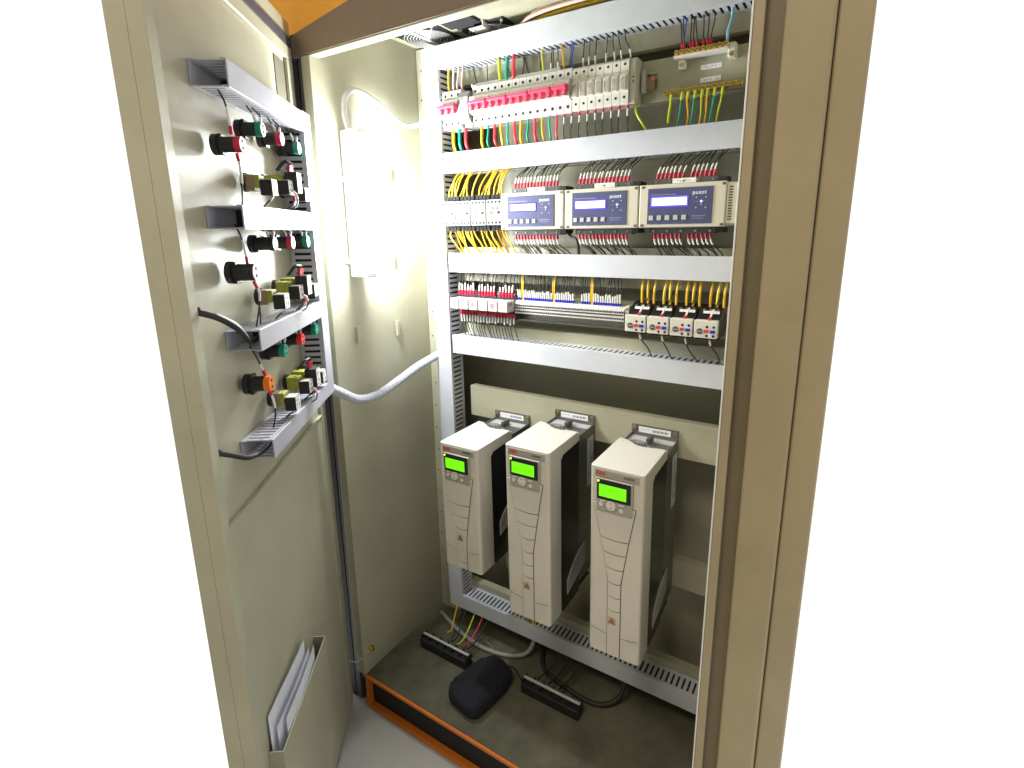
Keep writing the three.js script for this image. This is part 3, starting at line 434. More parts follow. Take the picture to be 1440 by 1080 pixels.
  for (const s of [-1, 1]) { const b = part('fixing_screw', cyz(s * 0.046, H + 0.001, 0.003, 0.007, 0.0042, 6), M.brass, t); part('screw_washer', cyz(s * 0.046, H + 0.001, 0.0029, 0.004, 0.006, 14), M.chrome, b); }
  part('type_sticker', plate(-0.036, 0.036, H - 0.0085, H + 0.0055, 0.0034), driveSticker, t);
  part('side_sticker', bx(w + 0.0001, w + 0.0006, H - 0.155, H - 0.035, 0.012, 0.046), M.white, t);
  { const s = new THREE.PlaneGeometry(0.032, 0.117).rotateY(Math.PI / 2).translate(w + 0.0009, H - 0.095, 0.029); part('side_print', s, sideSticker, t); }
  { const b = new THREE.Shape(); b.moveTo(-0.155, 0.0); b.lineTo(-0.155, 0.035); b.quadraticCurveTo(-0.11, 0.085, -0.06, 0.083); b.lineTo(-0.06, 0.03); const ho = new THREE.Path(); ho.absellipse(-0.12, 0.043, 0.006, 0.0035, 0, Math.PI * 2, false, 0.6); b.holes.push(ho);
    const g = new THREE.ExtrudeGeometry(b, { depth: 0.0015, bevelEnabled: false }).rotateY(Math.PI / 2); part('gland_bracket', g.translate(w + 0.0011, botFlat ? 0.03 : 0.062, 0), M.greyLight, t); }
  // front centre panels between two converging seams, with sagging joints
  const zf = 0.2346, xl = (y) => { const a = Y(y), b = [Y(lines[0]), Y(lines[lines.length - 1])]; return -0.0465 + 0.0335 * Math.min(1, Math.max(0, (Y(top - 0.075) - a) / (Y(top - 0.075) - Y(top - 0.235)))) ** 0.8; };
  const xr = (y) => 0.0385 - 0.0255 * Math.min(1, Math.max(0, (top - 0.075 - y) / 0.16)) ** 0.9;
  const ys = [top - 0.072, ...lines, top - h + 0.001];
  for (let k = 0; k < ys.length - 1; k++) {
    const ya = Y(ys[k]) - (k ? 0.0009 : 0), yb = Y(ys[k + 1]) + 0.0009, a = ys[k], b = ys[k + 1], s = new THREE.Shape(); const sag = k === ys.length - 2 ? 0 : 0.0028, sagT = k ? 0.0028 : 0;
    s.moveTo(xl(a), ya); s.quadraticCurveTo((xl(a) + xr(a)) / 2, ya - 2 * sagT, xr(a), ya); for (let q = 1; q <= 4; q++) s.lineTo(xr(a + (b - a) * q / 4), ya + (yb - ya) * q / 4); s.quadraticCurveTo((xl(b) + xr(b)) / 2, yb - 2 * sag, xl(b), yb); for (let q = 3; q >= 1; q--) s.lineTo(xl(a + (b - a) * q / 4), ya + (yb - ya) * q / 4);
    part('centre_panel', polyZ(s, zf + 0.0005, zf + 0.0026, 0.0009), M.drive, t); }
  { const rc = new THREE.Shape(), a0 = top - 0.071, b0 = top - h + 0.0005; rc.moveTo(xl(a0) - 0.0015, Y(a0)); rc.lineTo(xr(a0) + 0.0013, Y(a0)); for (let q = 1; q <= 24; q++) { const y = a0 + (b0 - a0) * q / 24; rc.lineTo(xr(y) + 0.0013, Y(y)); } for (let q = 24; q >= 1; q--) { const y = a0 + (b0 - a0) * q / 24; rc.lineTo(xl(y) - 0.0015, Y(y)); } part('panel_groove', polyZ(rc, zf + 0.0001, zf + 0.0004), M.seam, t); }
  part('name_bar', bx(-w + 0.010, w - 0.010, Y(top - 0.0185), Y(top - 0.0035), zf, zf + 0.0016, 0.0006), M.keypad, t);
  part('logo', text('ABB', 0.0072, 0.0005, -w + 0.0125, Y(top - 0.0142), zf + 0.0017), M.logo, t);
  part('model_text', text('ACS510', 0.0042, 0.0004, 0.0145, Y(top - 0.0125), zf + 0.0017), M.ink, t);
  // keypad unit with green display
  const yk = Y(top);
  const kp = part('keypad', [bx(-0.0395, 0.0335, yk - 0.088, yk - 0.0195, zf, zf + 0.0045, 0.003)], M.keypad, t);
  part('display_bezel', bx(-0.037, 0.0295, yk - 0.0615, yk - 0.021, zf + 0.0047, zf + 0.0062, 0.0012), M.blackGloss, kp);
  part('display', bx(-0.0325, 0.0215, yk - 0.0555, yk - 0.0305, zf + 0.0063, zf + 0.0067, 0.0002), M.lcdGreen, t);
  part('status_light', cyz(-0.034, yk - 0.0245, zf + 0.006, zf + 0.0075, 0.0022, 12), M.ledGreen, t);
  part('arrow_key', [cyz(-0.0085, yk - 0.0715, zf + 0.0044, zf + 0.0068, 0.0095, 24)], M.device, t);
  for (const s of [1, -1]) { const tr = new THREE.CylinderGeometry(0.0018, 0.0018, 0.0005, 3).rotateX(Math.PI / 2); if (s < 0) tr.rotateZ(Math.PI); part('arrow_mark', tr.translate(-0.0085, yk - 0.0715 + s * 0.005, zf + 0.0071), M.ink, t); }
  for (const [a, b, c, d] of [[-0.031, -0.020, 0.0665, 0.0635], [0.006, 0.0175, 0.0675, 0.0645]]) part('soft_key', bx(a, b, yk - c, yk - d, zf + 0.0045, zf + 0.0062, 0.001), M.device, t);
  for (const [x, y, m] of [[-0.0285, 0.0725, M.device], [0.0115, 0.0775, M.device], [-0.0215, 0.081, M.grey], [0.006, 0.0825, M.grey]]) part('key', cyz(x, yk - y, zf + 0.0044, zf + 0.0062, 0.0042, 16), m, t);
  part('warning_sign', new THREE.PlaneGeometry(0.0165, 0.0165).translate(-0.003, Y(triY), zf + 0.0033), warnMat, t);
  for (const s of [-1, 1]) part('lower_seam', tube([[s * (w + 0.0002), Y(top - h + 0.0545), 0.225], [s * (w - 0.006), Y(top - h + 0.053), 0.2347], [s * 0.016, Y(top - h + 0.047), 0.2347]], 0.0005, 10, 5), M.inkGrey, t);
  part('bottom_plate', bx(-w + 0.0035, w - 0.0035, 0.001, 0.004, 0.02, 0.199), M.greyDark, t);
  return t; }
drive('shortest drive, leftmost of three, with green display', 0.2785, 0.6815, 0.311, [0.5395, 0.51, 0.4775, 0.39], 0.4525, false);
drive('tall drive in the middle of three with green display', 0.4590, 0.7145, 0.404, [0.5735, 0.5435, 0.511, 0.479, 0.448, 0.4175], 0.3945, true);
drive('tall drive nearest the right post with green display', 0.6555, 0.7145, 0.4065, [0.5715, 0.5415, 0.509, 0.477, 0.446, 0.4155], 0.391, true);

/* ---------- things on the cabinet floor ---------- */
function powerStrip(label, x, z, L) {
  const t = thing('power_terminal', label, 'terminal strip', [x, 0.0005, z], 'black power terminal strips on the cabinet floor');
  part('base', bx(0, L, 0, 0.026, -0.016, 0.016, 0.002), M.black, t);
  for (let i = 0; i <= 6; i++) part('barrier', bx(i * L / 6 - 0.0015 + (i ? 0 : 0.0015) - (i === 6 ? 0.0015 : 0), i * L / 6 + 0.0015 + (i ? 0 : 0.0015) - (i === 6 ? 0.0015 : 0), 0.0262, 0.034, -0.015, 0.010, 0.0005), M.black, t);
  part('cover_strip', bx(0.002, L - 0.002, 0.0345, 0.0365, -0.004, 0.003), M.greyLight, t);
  return t; }
powerStrip('black power terminal strip lying on the cabinet floor at the left under the first drive', 0.062, 0.158, 0.162);
powerStrip('black power terminal strip on the cabinet floor right of the dark bag', 0.384, 0.138, 0.16);
{ const t = thing('cloth_bag', 'dark limp cloth bag lying on the cabinet floor between the two terminal strips', 'bag', [0.30, 0, 0.205]);
  const g = new THREE.SphereGeometry(1, 40, 26), p = g.attributes.position;
  for (let i = 0; i < p.count; i++) { const x = p.getX(i), y = p.getY(i), z = p.getZ(i); const n = 0.06 * Math.sin(x * 7 + z * 5) + 0.05 * Math.sin(z * 9 - x * 4) + 0.03 * Math.sin(x * 17 + y * 9); const sq = (v) => Math.sign(v) * Math.abs(v) ** 0.5; p.setXYZ(i, sq(x) * (0.058 + 0.012 * n) * (0.9 + 0.14 * z), Math.max(0, 0.024 + sq(y) * (0.026 + 0.1 * n * 0.1)) + (y > 0 ? n * 0.02 + 0.0035 * Math.sin(x * 31 + z * 13) : 0), sq(z) * (0.082 + 0.01 * n)); }
  g.computeVertexNormals(); g.rotateY(-0.2); part('cloth', g, M.cloth, t); }

/* ---------- devices on the door ---------- */
function pilot(label, t_, y, cap, end, r = 0.0106) {
  const t = doorThing('pilot_lamp', label, 'pilot lamp', t_, y, 0.0075, 'round pilot lamps on the door');
  part('collar', cyz(0, 0, 0, 0.008, r * 1.35, 20), M.black, t);
  part('barrel', [cyz(0, 0, 0.0082, 0.03, r, 20), bx(-r * 0.75, r * 0.75, -r * 1.3, r * 1.3, 0.0085, 0.014, 0.001)], M.black, t);
  const c = part('cap', cyz(0, 0, 0.0302, 0.038, r * 1.03, 20), cap, t);
  part('end_disc', cyz(0, 0, 0.0382, 0.0392, r * 0.97, 20), end, c);
  for (const s of [-1, 1]) part('terminal_hole', cyz(s * 0.0001, s * r * 0.42, 0.0391, 0.0398, r * 0.2, 10), M.hole, c); }
pilot('pilot lamp with white rear disc and green barrel, first under the topmost door duct', 0.336, 1.313, M.green, M.white);
pilot('pilot lamp with red cap and white rear disc under the topmost door duct', 0.252, 1.313, M.red, M.white);
pilot('pilot lamp with green cap under the topmost door duct, next to the upright duct', 0.162, 1.311, M.green, M.green);
pilot('pilot lamp with pale rear disc and red rim, leftmost below the topmost door duct', 0.421, 1.278, M.red, std([0.75, 0.6, 0.55], 0.4));
pilot('pilot lamp with white rear disc under the second door duct', 0.338, 1.14, M.black, M.white);
pilot('pilot lamp with red cap and white rear disc under the second door duct', 0.251, 1.14, M.red, M.white);
pilot('pilot lamp with green cap under the second door duct, next to the upright duct', 0.162, 1.14, M.green, M.green);
pilot('big black pilot lamp with pale orange disc, leftmost below the second door duct', 0.427, 1.101, M.black, std([0.85, 0.45, 0.3], 0.4), 0.0122);
pilot('pilot lamp with green end tucked under the third door duct', 0.343, 0.964, M.green, M.green);
pilot('pilot lamp with bright red end tucked under the third door duct', 0.252, 0.965, M.redBright, M.redBright);
pilot('pilot lamp with green end under the third door duct, next to the upright duct', 0.162, 0.966, M.green, M.green);
pilot('black pilot lamp with bright orange end at the left, lowest on the door', 0.419, 0.929, M.orangeCap, M.orangeCap, 0.0118);
const faceDots = print(64, 64, (g) => { g.fillStyle = '#22262c'; for (const [x, y, s] of [[12, 10, 9], [38, 12, 8], [14, 34, 8], [40, 38, 9], [26, 24, 6], [50, 52, 5]]) g.fillRect(x, y, s, s + 3); g.fillStyle = '#7d838a'; g.fillRect(8, 54, 30, 3); }, '#e8e8e6');
function blockSwitch(label, t_, y, collar, second) {
  const t = doorThing('control_switch', label, 'switch', t_, y, 0.0075, 'switches with contact blocks on the door');
  part('collar', cyz(0, 0.003, 0, 0.006, 0.0145, 18), M.black, t);
  part('mounting_block', bx(-0.011, 0.011, -0.010, 0.014, 0.0063, 0.02, 0.001), collar, t);
  part('latch', [bx(-0.0105, 0.0105, 0.008, 0.0135, 0.0203, 0.028, 0.001), bx(-0.0105, -0.0065, -0.006, 0.0078, 0.0203, 0.028, 0.001)], M.olive, t);
  const b = part('contact_block', bx(-0.0115, 0.0115, -0.0175, 0.0055, 0.0285, 0.047, 0.001), M.black, t);
  part('terminal_face', plate(-0.0112, 0.0112, -0.0172, 0.0052, 0.0473), faceDots, b);
  part('top_plate', bx(-0.0115, 0.0115, 0.0057, 0.007, 0.03, 0.047), M.greyLight, b);
  if (second) { const c = part('contact_block', bx(-0.0115, 0.0115, -0.019, 0.016, 0.0285, 0.05, 0.001).translate(0.026, 0.006, 0.004), M.black, t); part('terminal_face', plate(-0.0112, 0.0112, -0.0185, 0.0155, 0.0505).translate(0.026, 0.006, 0.004), faceDots, c);
    part('mounting_block', bx(0.015, 0.037, -0.004, 0.018, 0.0063, 0.03, 0.001), M.olive, t); } }
['third', 'second', 'lowest'].forEach((n, i) => { const y = [0.876, 1.052, 1.232][i], w = ['above the lowest door duct', 'above the third door duct', 'above the second door duct'][i];
  blockSwitch(`black contact block switch with tan collar ${w}, farther from the hinges`, 0.336, y, M.tan, false);
  blockSwitch(`double black contact block switch with olive collar ${w}`, 0.258, y + 0.006, M.olive, true);
  blockSwitch(`dark contact block switch ${w}, against the upright duct`, 0.168, y, M.greyDark, false); });
{ const t = thing('door_cable', 'black cable with a pale edge entering the open end of the third door duct', 'cable'); part('insulation', tube([onDoor(0.549, 1.062, 0.012), onDoor(0.535, 1.052, 0.032), onDoor(0.505, 1.033, 0.042), onDoor(0.462, 1.006, 0.038), onDoor(0.42, 0.996, 0.025), onDoor(0.36, 0.998, 0.02)], 0.0042, 30, 10), M.rubber, t);
  part('pale_edge', tube([onDoor(0.535, 1.0567, 0.033), onDoor(0.505, 1.038, 0.0435), onDoor(0.468, 1.0135, 0.0405)], 0.001, 16, 6), M.white, t); part('cable_gland', rod(onDoor(0.5505, 1.063, 0.0105), onDoor(0.545, 1.060, 0.0165), 0.0068, 14), M.black, t); }
{ const t = thing('door_cable', 'black cable entering the open end of the lowest door duct', 'cable'); part('insulation', tube([onDoor(0.549, 0.872, 0.012), onDoor(0.535, 0.862, 0.026), onDoor(0.49, 0.838, 0.03), onDoor(0.445, 0.829, 0.032), onDoor(0.38, 0.832, 0.03)], 0.0038, 30, 10), M.rubber, t); part('cable_gland', rod(onDoor(0.5505, 0.873, 0.0105), onDoor(0.545, 0.869, 0.0165), 0.0064, 14), M.black, t); }

/* ---------- wires ---------- */
const W = { Y: M.wY, y: M.wYt, YG: M.wYG, YO: M.wYG, G: M.wG, GO: M.wG, R: M.wR, P: M.wP, w: M.wW, k: M.wK, O: M.wO, B: M.wB, C: M.wC };
const nm = { Y: 'yellow', y: 'thin yellow', YG: 'yellow green', YO: 'yellow green', G: 'green', GO: 'green', R: 'red', P: 'pale pink', w: 'white', k: 'black', O: 'orange', B: 'blue', C: 'pale blue' };
function straightRun(list, z0, z1, where, r, o = () => ({})) {
  for (const [x0, y0, x1, y1, c] of list) { const bow = (x1 - x0) * 0.35 + rr(-0.002, 0.002);
    wire(`${nth(nm[c] + where)} ${nm[c]} wire ${where}`, `${nm[c]} wires ${where}`, [[x1, y1, z1], [x1 - (x1 - x0) * 0.12, y1 + (y0 - y1) * 0.33, z1 + 0.002], [x0 + bow, y1 + (y0 - y1) * 0.7, (z0 + z1) / 2], [x0, y0 + 0.006, z0]], typeof r === 'function' ? r(c) : r, W[c], o(c)); } }
// above the breakers
straightRun([[0.129, 1.53, 0.135, 1.468, 'Y'], [0.145, 1.53, 0.148, 1.468, 'w'], [0.16, 1.53, 0.159, 1.468, 'P'], [0.172, 1.53, 0.173, 1.468, 'P']], 0.03, 0.038, 'down to the far left breaker', 0.0026);
straightRun([[0.269, 1.53, 0.28, 1.478, 'YG'], [0.293, 1.53, 0.296, 1.478, 'G'], [0.31, 1.53, 0.315, 1.478, 'R']], 0.03, 0.038, 'thick, feeding the breaker row from above', 0.0042);
const kf = (c) => c === 'k' ? { f: M.red, mk: 0.016, fl: 0.006, mr: 0.0016 } : {};
straightRun([[0.38, 1.53, 0.386, 1.478, 'y'], [0.405, 1.53, 0.404, 1.474, 'k'], [0.415, 1.53, 0.421, 1.474, 'k'], [0.424, 1.53, 0.435, 1.474, 'O'], [0.451, 1.53, 0.452, 1.474, 'B'], [0.478, 1.53, 0.478, 1.472, 'k'], [0.491, 1.53, 0.49, 1.472, 'k'], [0.504, 1.53, 0.504, 1.472, 'k'], [0.527, 1.53, 0.527, 1.472, 'k'], [0.538, 1.53, 0.545, 1.472, 'k'], [0.549, 1.53, 0.559, 1.472, 'k'], [0.561, 1.53, 0.578, 1.472, 'k']], 0.03, 0.034, 'from the top duct to the breakers and fuse modules', (c) => c === 'k' ? 0.0011 : 0.0019, kf);
straightRun([[0.666, 1.53, 0.672, 1.477, 'k'], [0.672, 1.53, 0.676, 1.477, 'k'], [0.68, 1.53, 0.675, 1.477, 'B'], [0.687, 1.53, 0.687, 1.477, 'k'], [0.692, 1.53, 0.692, 1.477, 'k'], [0.694, 1.53, 0.699, 1.477, 'k'], [0.708, 1.53, 0.71, 1.477, 'k'], [0.718, 1.53, 0.717, 1.477, 'k'], [0.728, 1.53, 0.723, 1.477, 'k'], [0.757, 1.53, 0.751, 1.477, 'C']], 0.028, 0.024, 'from the top duct to the upper brass bar', (c) => c === 'C' ? 0.0028 : 0.0011, (c) => c === 'k' ? { f: M.red, fl: 0.010, fr: 0.0026 } : {});
straightRun([[0.655, 1.345, 0.655, 1.404, 'YG']].map(([a, b, c, d, e]) => [a, b, c, d, e]), 0.03, 0.02, 'thick, curving from the left end of the lower brass bar', 0.0026);
for (const [x0, x1, c] of [[0.673, 0.676, 'G'], [0.69, 0.687, 'O'], [0.697, 0.7, 'G'], [0.713, 0.713, 'YO'], [0.722, 0.7225, 'O'], [0.731, 0.735, 'GO'], [0.743, 0.7485, 'YO']])
  wire(`${nth(nm[c] + 'earth')} ${nm[c]} wire with banded sleeve under the lower brass bar`, `${nm[c]} earth wires under the lower brass bar`, [[x1, 1.4045, 0.02], [x1, 1.388, 0.026], [x0 + 0.001, 1.36, 0.028], [x0 - 0.002, 1.336, 0.03]], 0.0017, W[c], { f: M.wYG, fl: 0.015, fr: 0.0026 });
wire('yellow green wire looping down beside the cream end cover', null, [[0.589, 1.394, 0.03], [0.592, 1.378, 0.034], [0.604, 1.358, 0.034], [0.618, 1.336, 0.03]], 0.0024, M.wYG);
for (let i = 0; i < 9; i++) { const x = 0.2 + i * 0.029 + rr(-0.008, 0.008), d = rr(-0.012, 0.012); wire(`${ord(i)} thin wire from the left passing behind the pink handled breakers, black`, 'thin black wires behind the breakers', [[x, 1.476, 0.012], [x + d * 0.3, 1.495, 0.014], [x + d * 0.7, 1.512, 0.016], [x + d, 1.535, 0.02]], 0.001, M.wK); }
// below the breakers
[[0.1303, 'Y'], [0.1487, 'G'], [0.1671, 'R']].forEach(([x, c]) => wire(`thick ${nm[c]} wire under the far left breaker`, null, [[x + 0.012, 1.394, 0.038], [x + 0.013, 1.378, 0.04], [x + 0.015, 1.356, 0.042], [x + 0.017, 1.334, 0.03]], 0.0041, W[c]));
for (let g = 0; g < 4; g++) ['Y', 'G', 'R'].forEach((c, k) => { const x = 0.2174 + (g * 3 + k) * 0.01795 + 0.008 - g * 0.001, thin = g === 3 || c === 'G';
  wire(`${nth(c + 'mcb')} ${nm[c]} wire under the three pole breakers right of the grey module`, `${nm[c]} wires under the three pole breakers`, [[x, 1.3925, 0.038], [x + 0.001, 1.376, 0.04], [x + rr(-0.001, 0.006), 1.356, 0.042], [x + rr(-0.003, 0.008), 1.334, 0.03]], thin ? 0.0024 : 0.0034, W[c]); });
for (let i = 0; i < 9; i++) { const x = i < 2 ? 0.4328 + i * 0.01795 : 0.4687 + (i - 2) * 0.01715, d = rr(-0.005, 0.004);
  wire(`${ord(i)} black wire with red ferrule and white sleeve hanging below the fuse modules`, 'black wires below the fuse modules', [[x + 0.004, 1.3955, 0.037], [x + 0.004 + d * 0.2, 1.371, 0.039], [x + 0.004 + d * 0.6, 1.354, 0.04], [x + 0.004 + d, 1.333, 0.03]], 0.0013, M.wK, { f: M.red, fl: 0.0095, fr: 0.0027, mk: 0.014, mr: 0.0017 }); }
// contactors
const yel = [M.wY, M.wY, M.wYc, M.wYb];
for (const up of [1, -1]) for (let i = 0; i < 4; i++) for (let k = 0; k < 5; k++) { if (k === 4 && i % 2) continue; const x = 0.1216 + i * 0.0447 + 0.0054 + k * 0.0083 + rr(-0.0015, 0.0015) + (up < 0 ? 0.004 : 0), q = rr(0.6, 1.35), d = rr(-0.004, 0.006), zz = rr(0.03, 0.052);
  wire(`${nth('cont' + up)} yellow wire ${up > 0 ? 'above' : 'below'} the white faced contactors, counted from the left`, `yellow wires ${up > 0 ? 'above' : 'below'} the contactors`, up > 0 ? [[x, 1.234, 0.046], [x + 0.003 * q, 1.252, zz + 0.004], [x + 0.012 * q + d, 1.277 + rr(-0.004, 0.004), zz], [x + 0.022 * q + d, 1.302, 0.022]] : [[x, 1.159, 0.046], [x + 0.004 * q, 1.144, zz + 0.004], [x + 0.014 * q + d, 1.122 + rr(-0.004, 0.004), zz], [x + 0.026 * q + d, 1.09, 0.022]], rr(0.0015, 0.002), yel[(rnd() * 4) | 0], { f: k === 1 && up < 0 ? M.red : M.wYt, fl: 0.005, fr: 0.002, seg: 14 }); }
// controllers
[[0.2968, 'first'], [0.4575, 'middle'], [0.6185, 'rightmost']].forEach(([x0, n]) => { for (const up of [1, -1]) for (let i = 0; i < 14; i++) { if (i === 7 && x0 > 0.6) continue; const x = x0 + 0.019 + i * 0.0082 + (x0 > 0.6 ? 0.004 : 0), q = rr(0.6, 1.4), e = rr(-0.004, 0.008);
  wire(`${nth(n + up)} red ferruled black wire from the left ${up > 0 ? 'above' : 'below'} the ${n} display controller`, `black wires ${up > 0 ? 'above' : 'below'} the ${n} controller`, up > 0 ? [[x, 1.2495, 0.04], [x + 0.004 * q, 1.2665, 0.044], [x + 0.011 * q, 1.2775, 0.042], [x + 0.0185 * q + e * 0.6, 1.288, rr(0.03, 0.04)], [x + 0.024 * q + e, 1.3, 0.024]] : [[x, 1.1445, 0.04], [x + 0.003 * q, 1.128, 0.044], [x + 0.011 * q, 1.118, 0.042], [x + 0.02 * q + e * 0.6, 1.107, rr(0.03, 0.04)], [x + 0.024 * q + e, 1.094, 0.024]], 0.0011, M.wK, { f: M.red, fl: 0.0105, fr: 0.0027, mk: 0.012, mr: 0.0016, seg: 14 }); } });
wire('thick black cable bending into the duct right below the first display controller', null, [[0.44, 1.152, 0.02], [0.452, 1.14, 0.03], [0.466, 1.136, 0.035], [0.472, 1.122, 0.036], [0.473, 1.092, 0.03]], 0.0032, M.wK);
// relays
for (const up of [1, -1]) for (let i = 0; i < 19; i++) { if (up > 0 && (i === 6 || i === 13)) continue; const x = 0.1435 + i * 0.0088, ln = rr(0.012, 0.019), d = rr(-0.003, 0.007);
  wire(`${nth('relay' + up)} pink ferruled black wire from the left ${up > 0 ? 'above' : 'below'} the plug-in relays`, `black wires ${up > 0 ? 'above' : 'below'} the relays`, up > 0 ? [[x, 0.998, 0.036], [x + 0.0005, 1.0125, 0.038], [x + d * 0.5, 1.032, 0.036], [x + d, 1.06, 0.026]] : [[x + 0.002, 0.9575, 0.034], [x + 0.003, 0.944, 0.037], [x + 0.004 + d * 0.5, 0.92, 0.038], [x + 0.006 + d, 0.887, 0.028]], 0.0011, M.wK, { f: M.red, fl: 0.0115, fr: 0.0034, mk: ln, mr: 0.0021 }); }
// terminal row
for (let i = 0; i < 47; i++) { if (i === 27 || i === 28 || i === 29) continue; const x = 0.3165 + i * 0.00555, d = rr(-0.006, 0.008), orange = i === 2 || i === 17 || i === 34;
  if (orange) { for (let k = 0; k < 2; k++) wire(`${nth('oy')} orange yellow wire from the left over the terminal row`, 'orange yellow wires over the terminal row', [[x + k * 0.003, 0.993, 0.03], [x + k * 0.003, 1.012, 0.034], [x + k * 0.004, 1.034, 0.034], [x + d * 0.6, 1.06, 0.026]], 0.0018, M.wY); }
  else wire(`${nth('tr')} blue ferruled black wire from the left over the terminal row`, 'black wires over the terminal row', [[x, 0.992, 0.03], [x + rr(-0.0005, 0.0005), 1.005, 0.033], [x + d * 0.5, 1.03, 0.034], [x + d, 1.06, 0.026]], 0.001, M.wK, { f: M.blue, fl: 0.0072, fr: 0.0024, mk: rr(0.014, 0.02), mr: 0.0019 }); }
// overload relays
for (let i = 0; i < 4; i++) { const x0 = 0.6035 + i * 0.0453;
  for (let k = 0; k < 3; k++) { const x = x0 + 0.0095 + k * 0.0125 + 0.008, d = rr(-0.003, 0.006); wire(`${nth('ol')} yellow wire with red ferrule from the left above the overload relays`, 'yellow wires above the overload relays', [[x, 0.9985, 0.036], [x, 1.016, 0.04], [x + d * 0.3, 1.036, 0.04], [x + d, 1.062, 0.028]], 0.0025, yel[(rnd() * 4) | 0], { f: M.red, fl: 0.0065, fr: 0.0032 }); }
  wire(`short white sleeved wire plugged in above the front of the ${ord(i)} overload relay`, 'control wires over the overload relays', [[x0 + 0.026, 0.984, 0.084], [x0 + 0.029, 0.997, 0.074], [x0 + 0.033, 1.012, 0.056], [x0 + 0.036, 1.03, 0.042]], 0.0012, M.wK, { f: M.red, fl: 0.0075, fr: 0.0028, mk: 0.019, mr: 0.0019 });
  wire(`black control wire with white sleeve falling below the ${ord(i)} overload relay`, 'control wires under the overload relays', [[x0 + 0.028, 0.951, 0.08], [x0 + 0.03, 0.938, 0.078], [x0 + 0.04 + rr(-0.004, 0.004), 0.915, 0.062], [x0 + 0.047 + rr(-0.006, 0.006), 0.888, 0.04]], 0.0013, M.wK, { f: M.red, fl: 0.004, fr: 0.0024, mk: 0.012, mr: 0.0019 }); }
// thick cables over the top duct
[['YG', 1.596, 0.02], ['Y', 1.588, 0.032], ['P', 1.6, 0.04], ['P', 1.592, 0.046], ['w', 1.585, 0.02]].forEach(([c, y, z], i) => wire(`${nm[c]} cable lying along the roof above the top duct${i === 2 ? ', nearer the front' : ''}`, null, [[0.345 - i * 0.006, 1.565, 0.03], [0.352 - i * 0.004, 1.582, z], [0.375, y, z], [0.47, y + 0.004, z + 0.002], [0.62, y + 0.002, z], [0.85, y, z]], 0.0042, W[c], { seg: 24, name: 'roof_cable', category: 'cable' }));
// loose conductors near the floor
[[0.105, 0.075, 0.05, 0.118, 0.02, 0.12, 'O'], [0.13, 0.08, 0.03, 0.15, 0.02, 0.14, 'k'], [0.16, 0.08, 0.02, 0.17, 0.02, 0.14, 'YG'], [0.19, 0.08, 0.02, 0.19, 0.022, 0.14, 'R'], [0.21, 0.08, 0.02, 0.205, 0.022, 0.14, 'k']].forEach(([x0, y0, z0, x1, y1, z1, c], i) => wire(`${nm[c]} wire from under the lowest duct to the left floor terminal strip${i === 4 ? ', farthest right' : ''}`, null, [[x1, y1 + 0.012, z1], [x1, y1 + 0.006, z1 - 0.02], [(x0 + x1) / 2, (y0 + y1) / 2 - 0.015, (z0 + z1) / 2], [x0, y0, z0]], 0.0022, W[c]));
[[0.42, 'k'], [0.45, 'k'], [0.48, 'k']].forEach(([x, c], i) => wire(`black wire running to the right floor terminal strip, ${['first', 'second', 'third'][i]} of three`, null, [[x, 0.035, 0.125], [x, 0.025, 0.1], [x + 0.01, 0.03, 0.05], [x + 0.015, 0.075, 0.01]], 0.0024, W[c]));
for (let i = 0; i < 3; i++) wire(`brown grey motor cable hanging behind the short drive, ${['leftmost', 'middle', 'rightmost'][i]}`, null, [[0.315 + i * 0.018, 0.40, 0.09], [0.318 + i * 0.016, 0.32, 0.1], [0.345 + i * 0.01, 0.2, 0.07], [0.335 + i * 0.012, 0.08, 0.03]], 0.0062, [M.wGrey, M.tan, M.wYG][i], { name: 'motor_cable', category: 'cable', seg: 18, rad: 9 });
{ const p = onDoor(0.012, 0.035, 0.004).toArray(); wire('thin pale earth wire from the ground stud to the door', null, [[0.008, 0.0678, 0.3], [0.0, 0.06, 0.315], [-0.01, 0.045, 0.335], p], 0.0011, M.wW); }
[['dark grey motor cable lying along the cabinet floor under the middle drive', [[0.36, 0.08, 0.02], [0.345, 0.02, 0.05], [0.30, 0.007, 0.075], [0.22, 0.007, 0.09], [0.13, 0.007, 0.075], [0.03, 0.007, 0.04]], 0.006, M.wGrey], ['black motor cable on the cabinet floor running back under the tall drives', [[0.62, 0.08, 0.02], [0.61, 0.02, 0.06], [0.57, 0.007, 0.09], [0.47, 0.007, 0.085], [0.40, 0.007, 0.06], [0.36, 0.007, -0.02]], 0.006, M.rubber], ['thin brown wire straggling on the cabinet floor by the left terminal strip', [[0.225, 0.02, 0.15], [0.245, 0.004, 0.135], [0.26, 0.003, 0.11], [0.25, 0.003, 0.08], [0.21, 0.003, 0.06]], 0.0018, M.tan], ['thin black wire straggling on the cabinet floor behind the dark bag', [[0.375, 0.02, 0.135], [0.355, 0.004, 0.115], [0.33, 0.003, 0.10], [0.30, 0.003, 0.105], [0.27, 0.003, 0.085]], 0.0018, M.wK]].forEach(([l, p, r, m]) => wire(l, null, p, r, m, { seg: 30, rad: 8, ...(r > 0.004 ? { name: 'motor_cable', category: 'cable' } : {}) }));
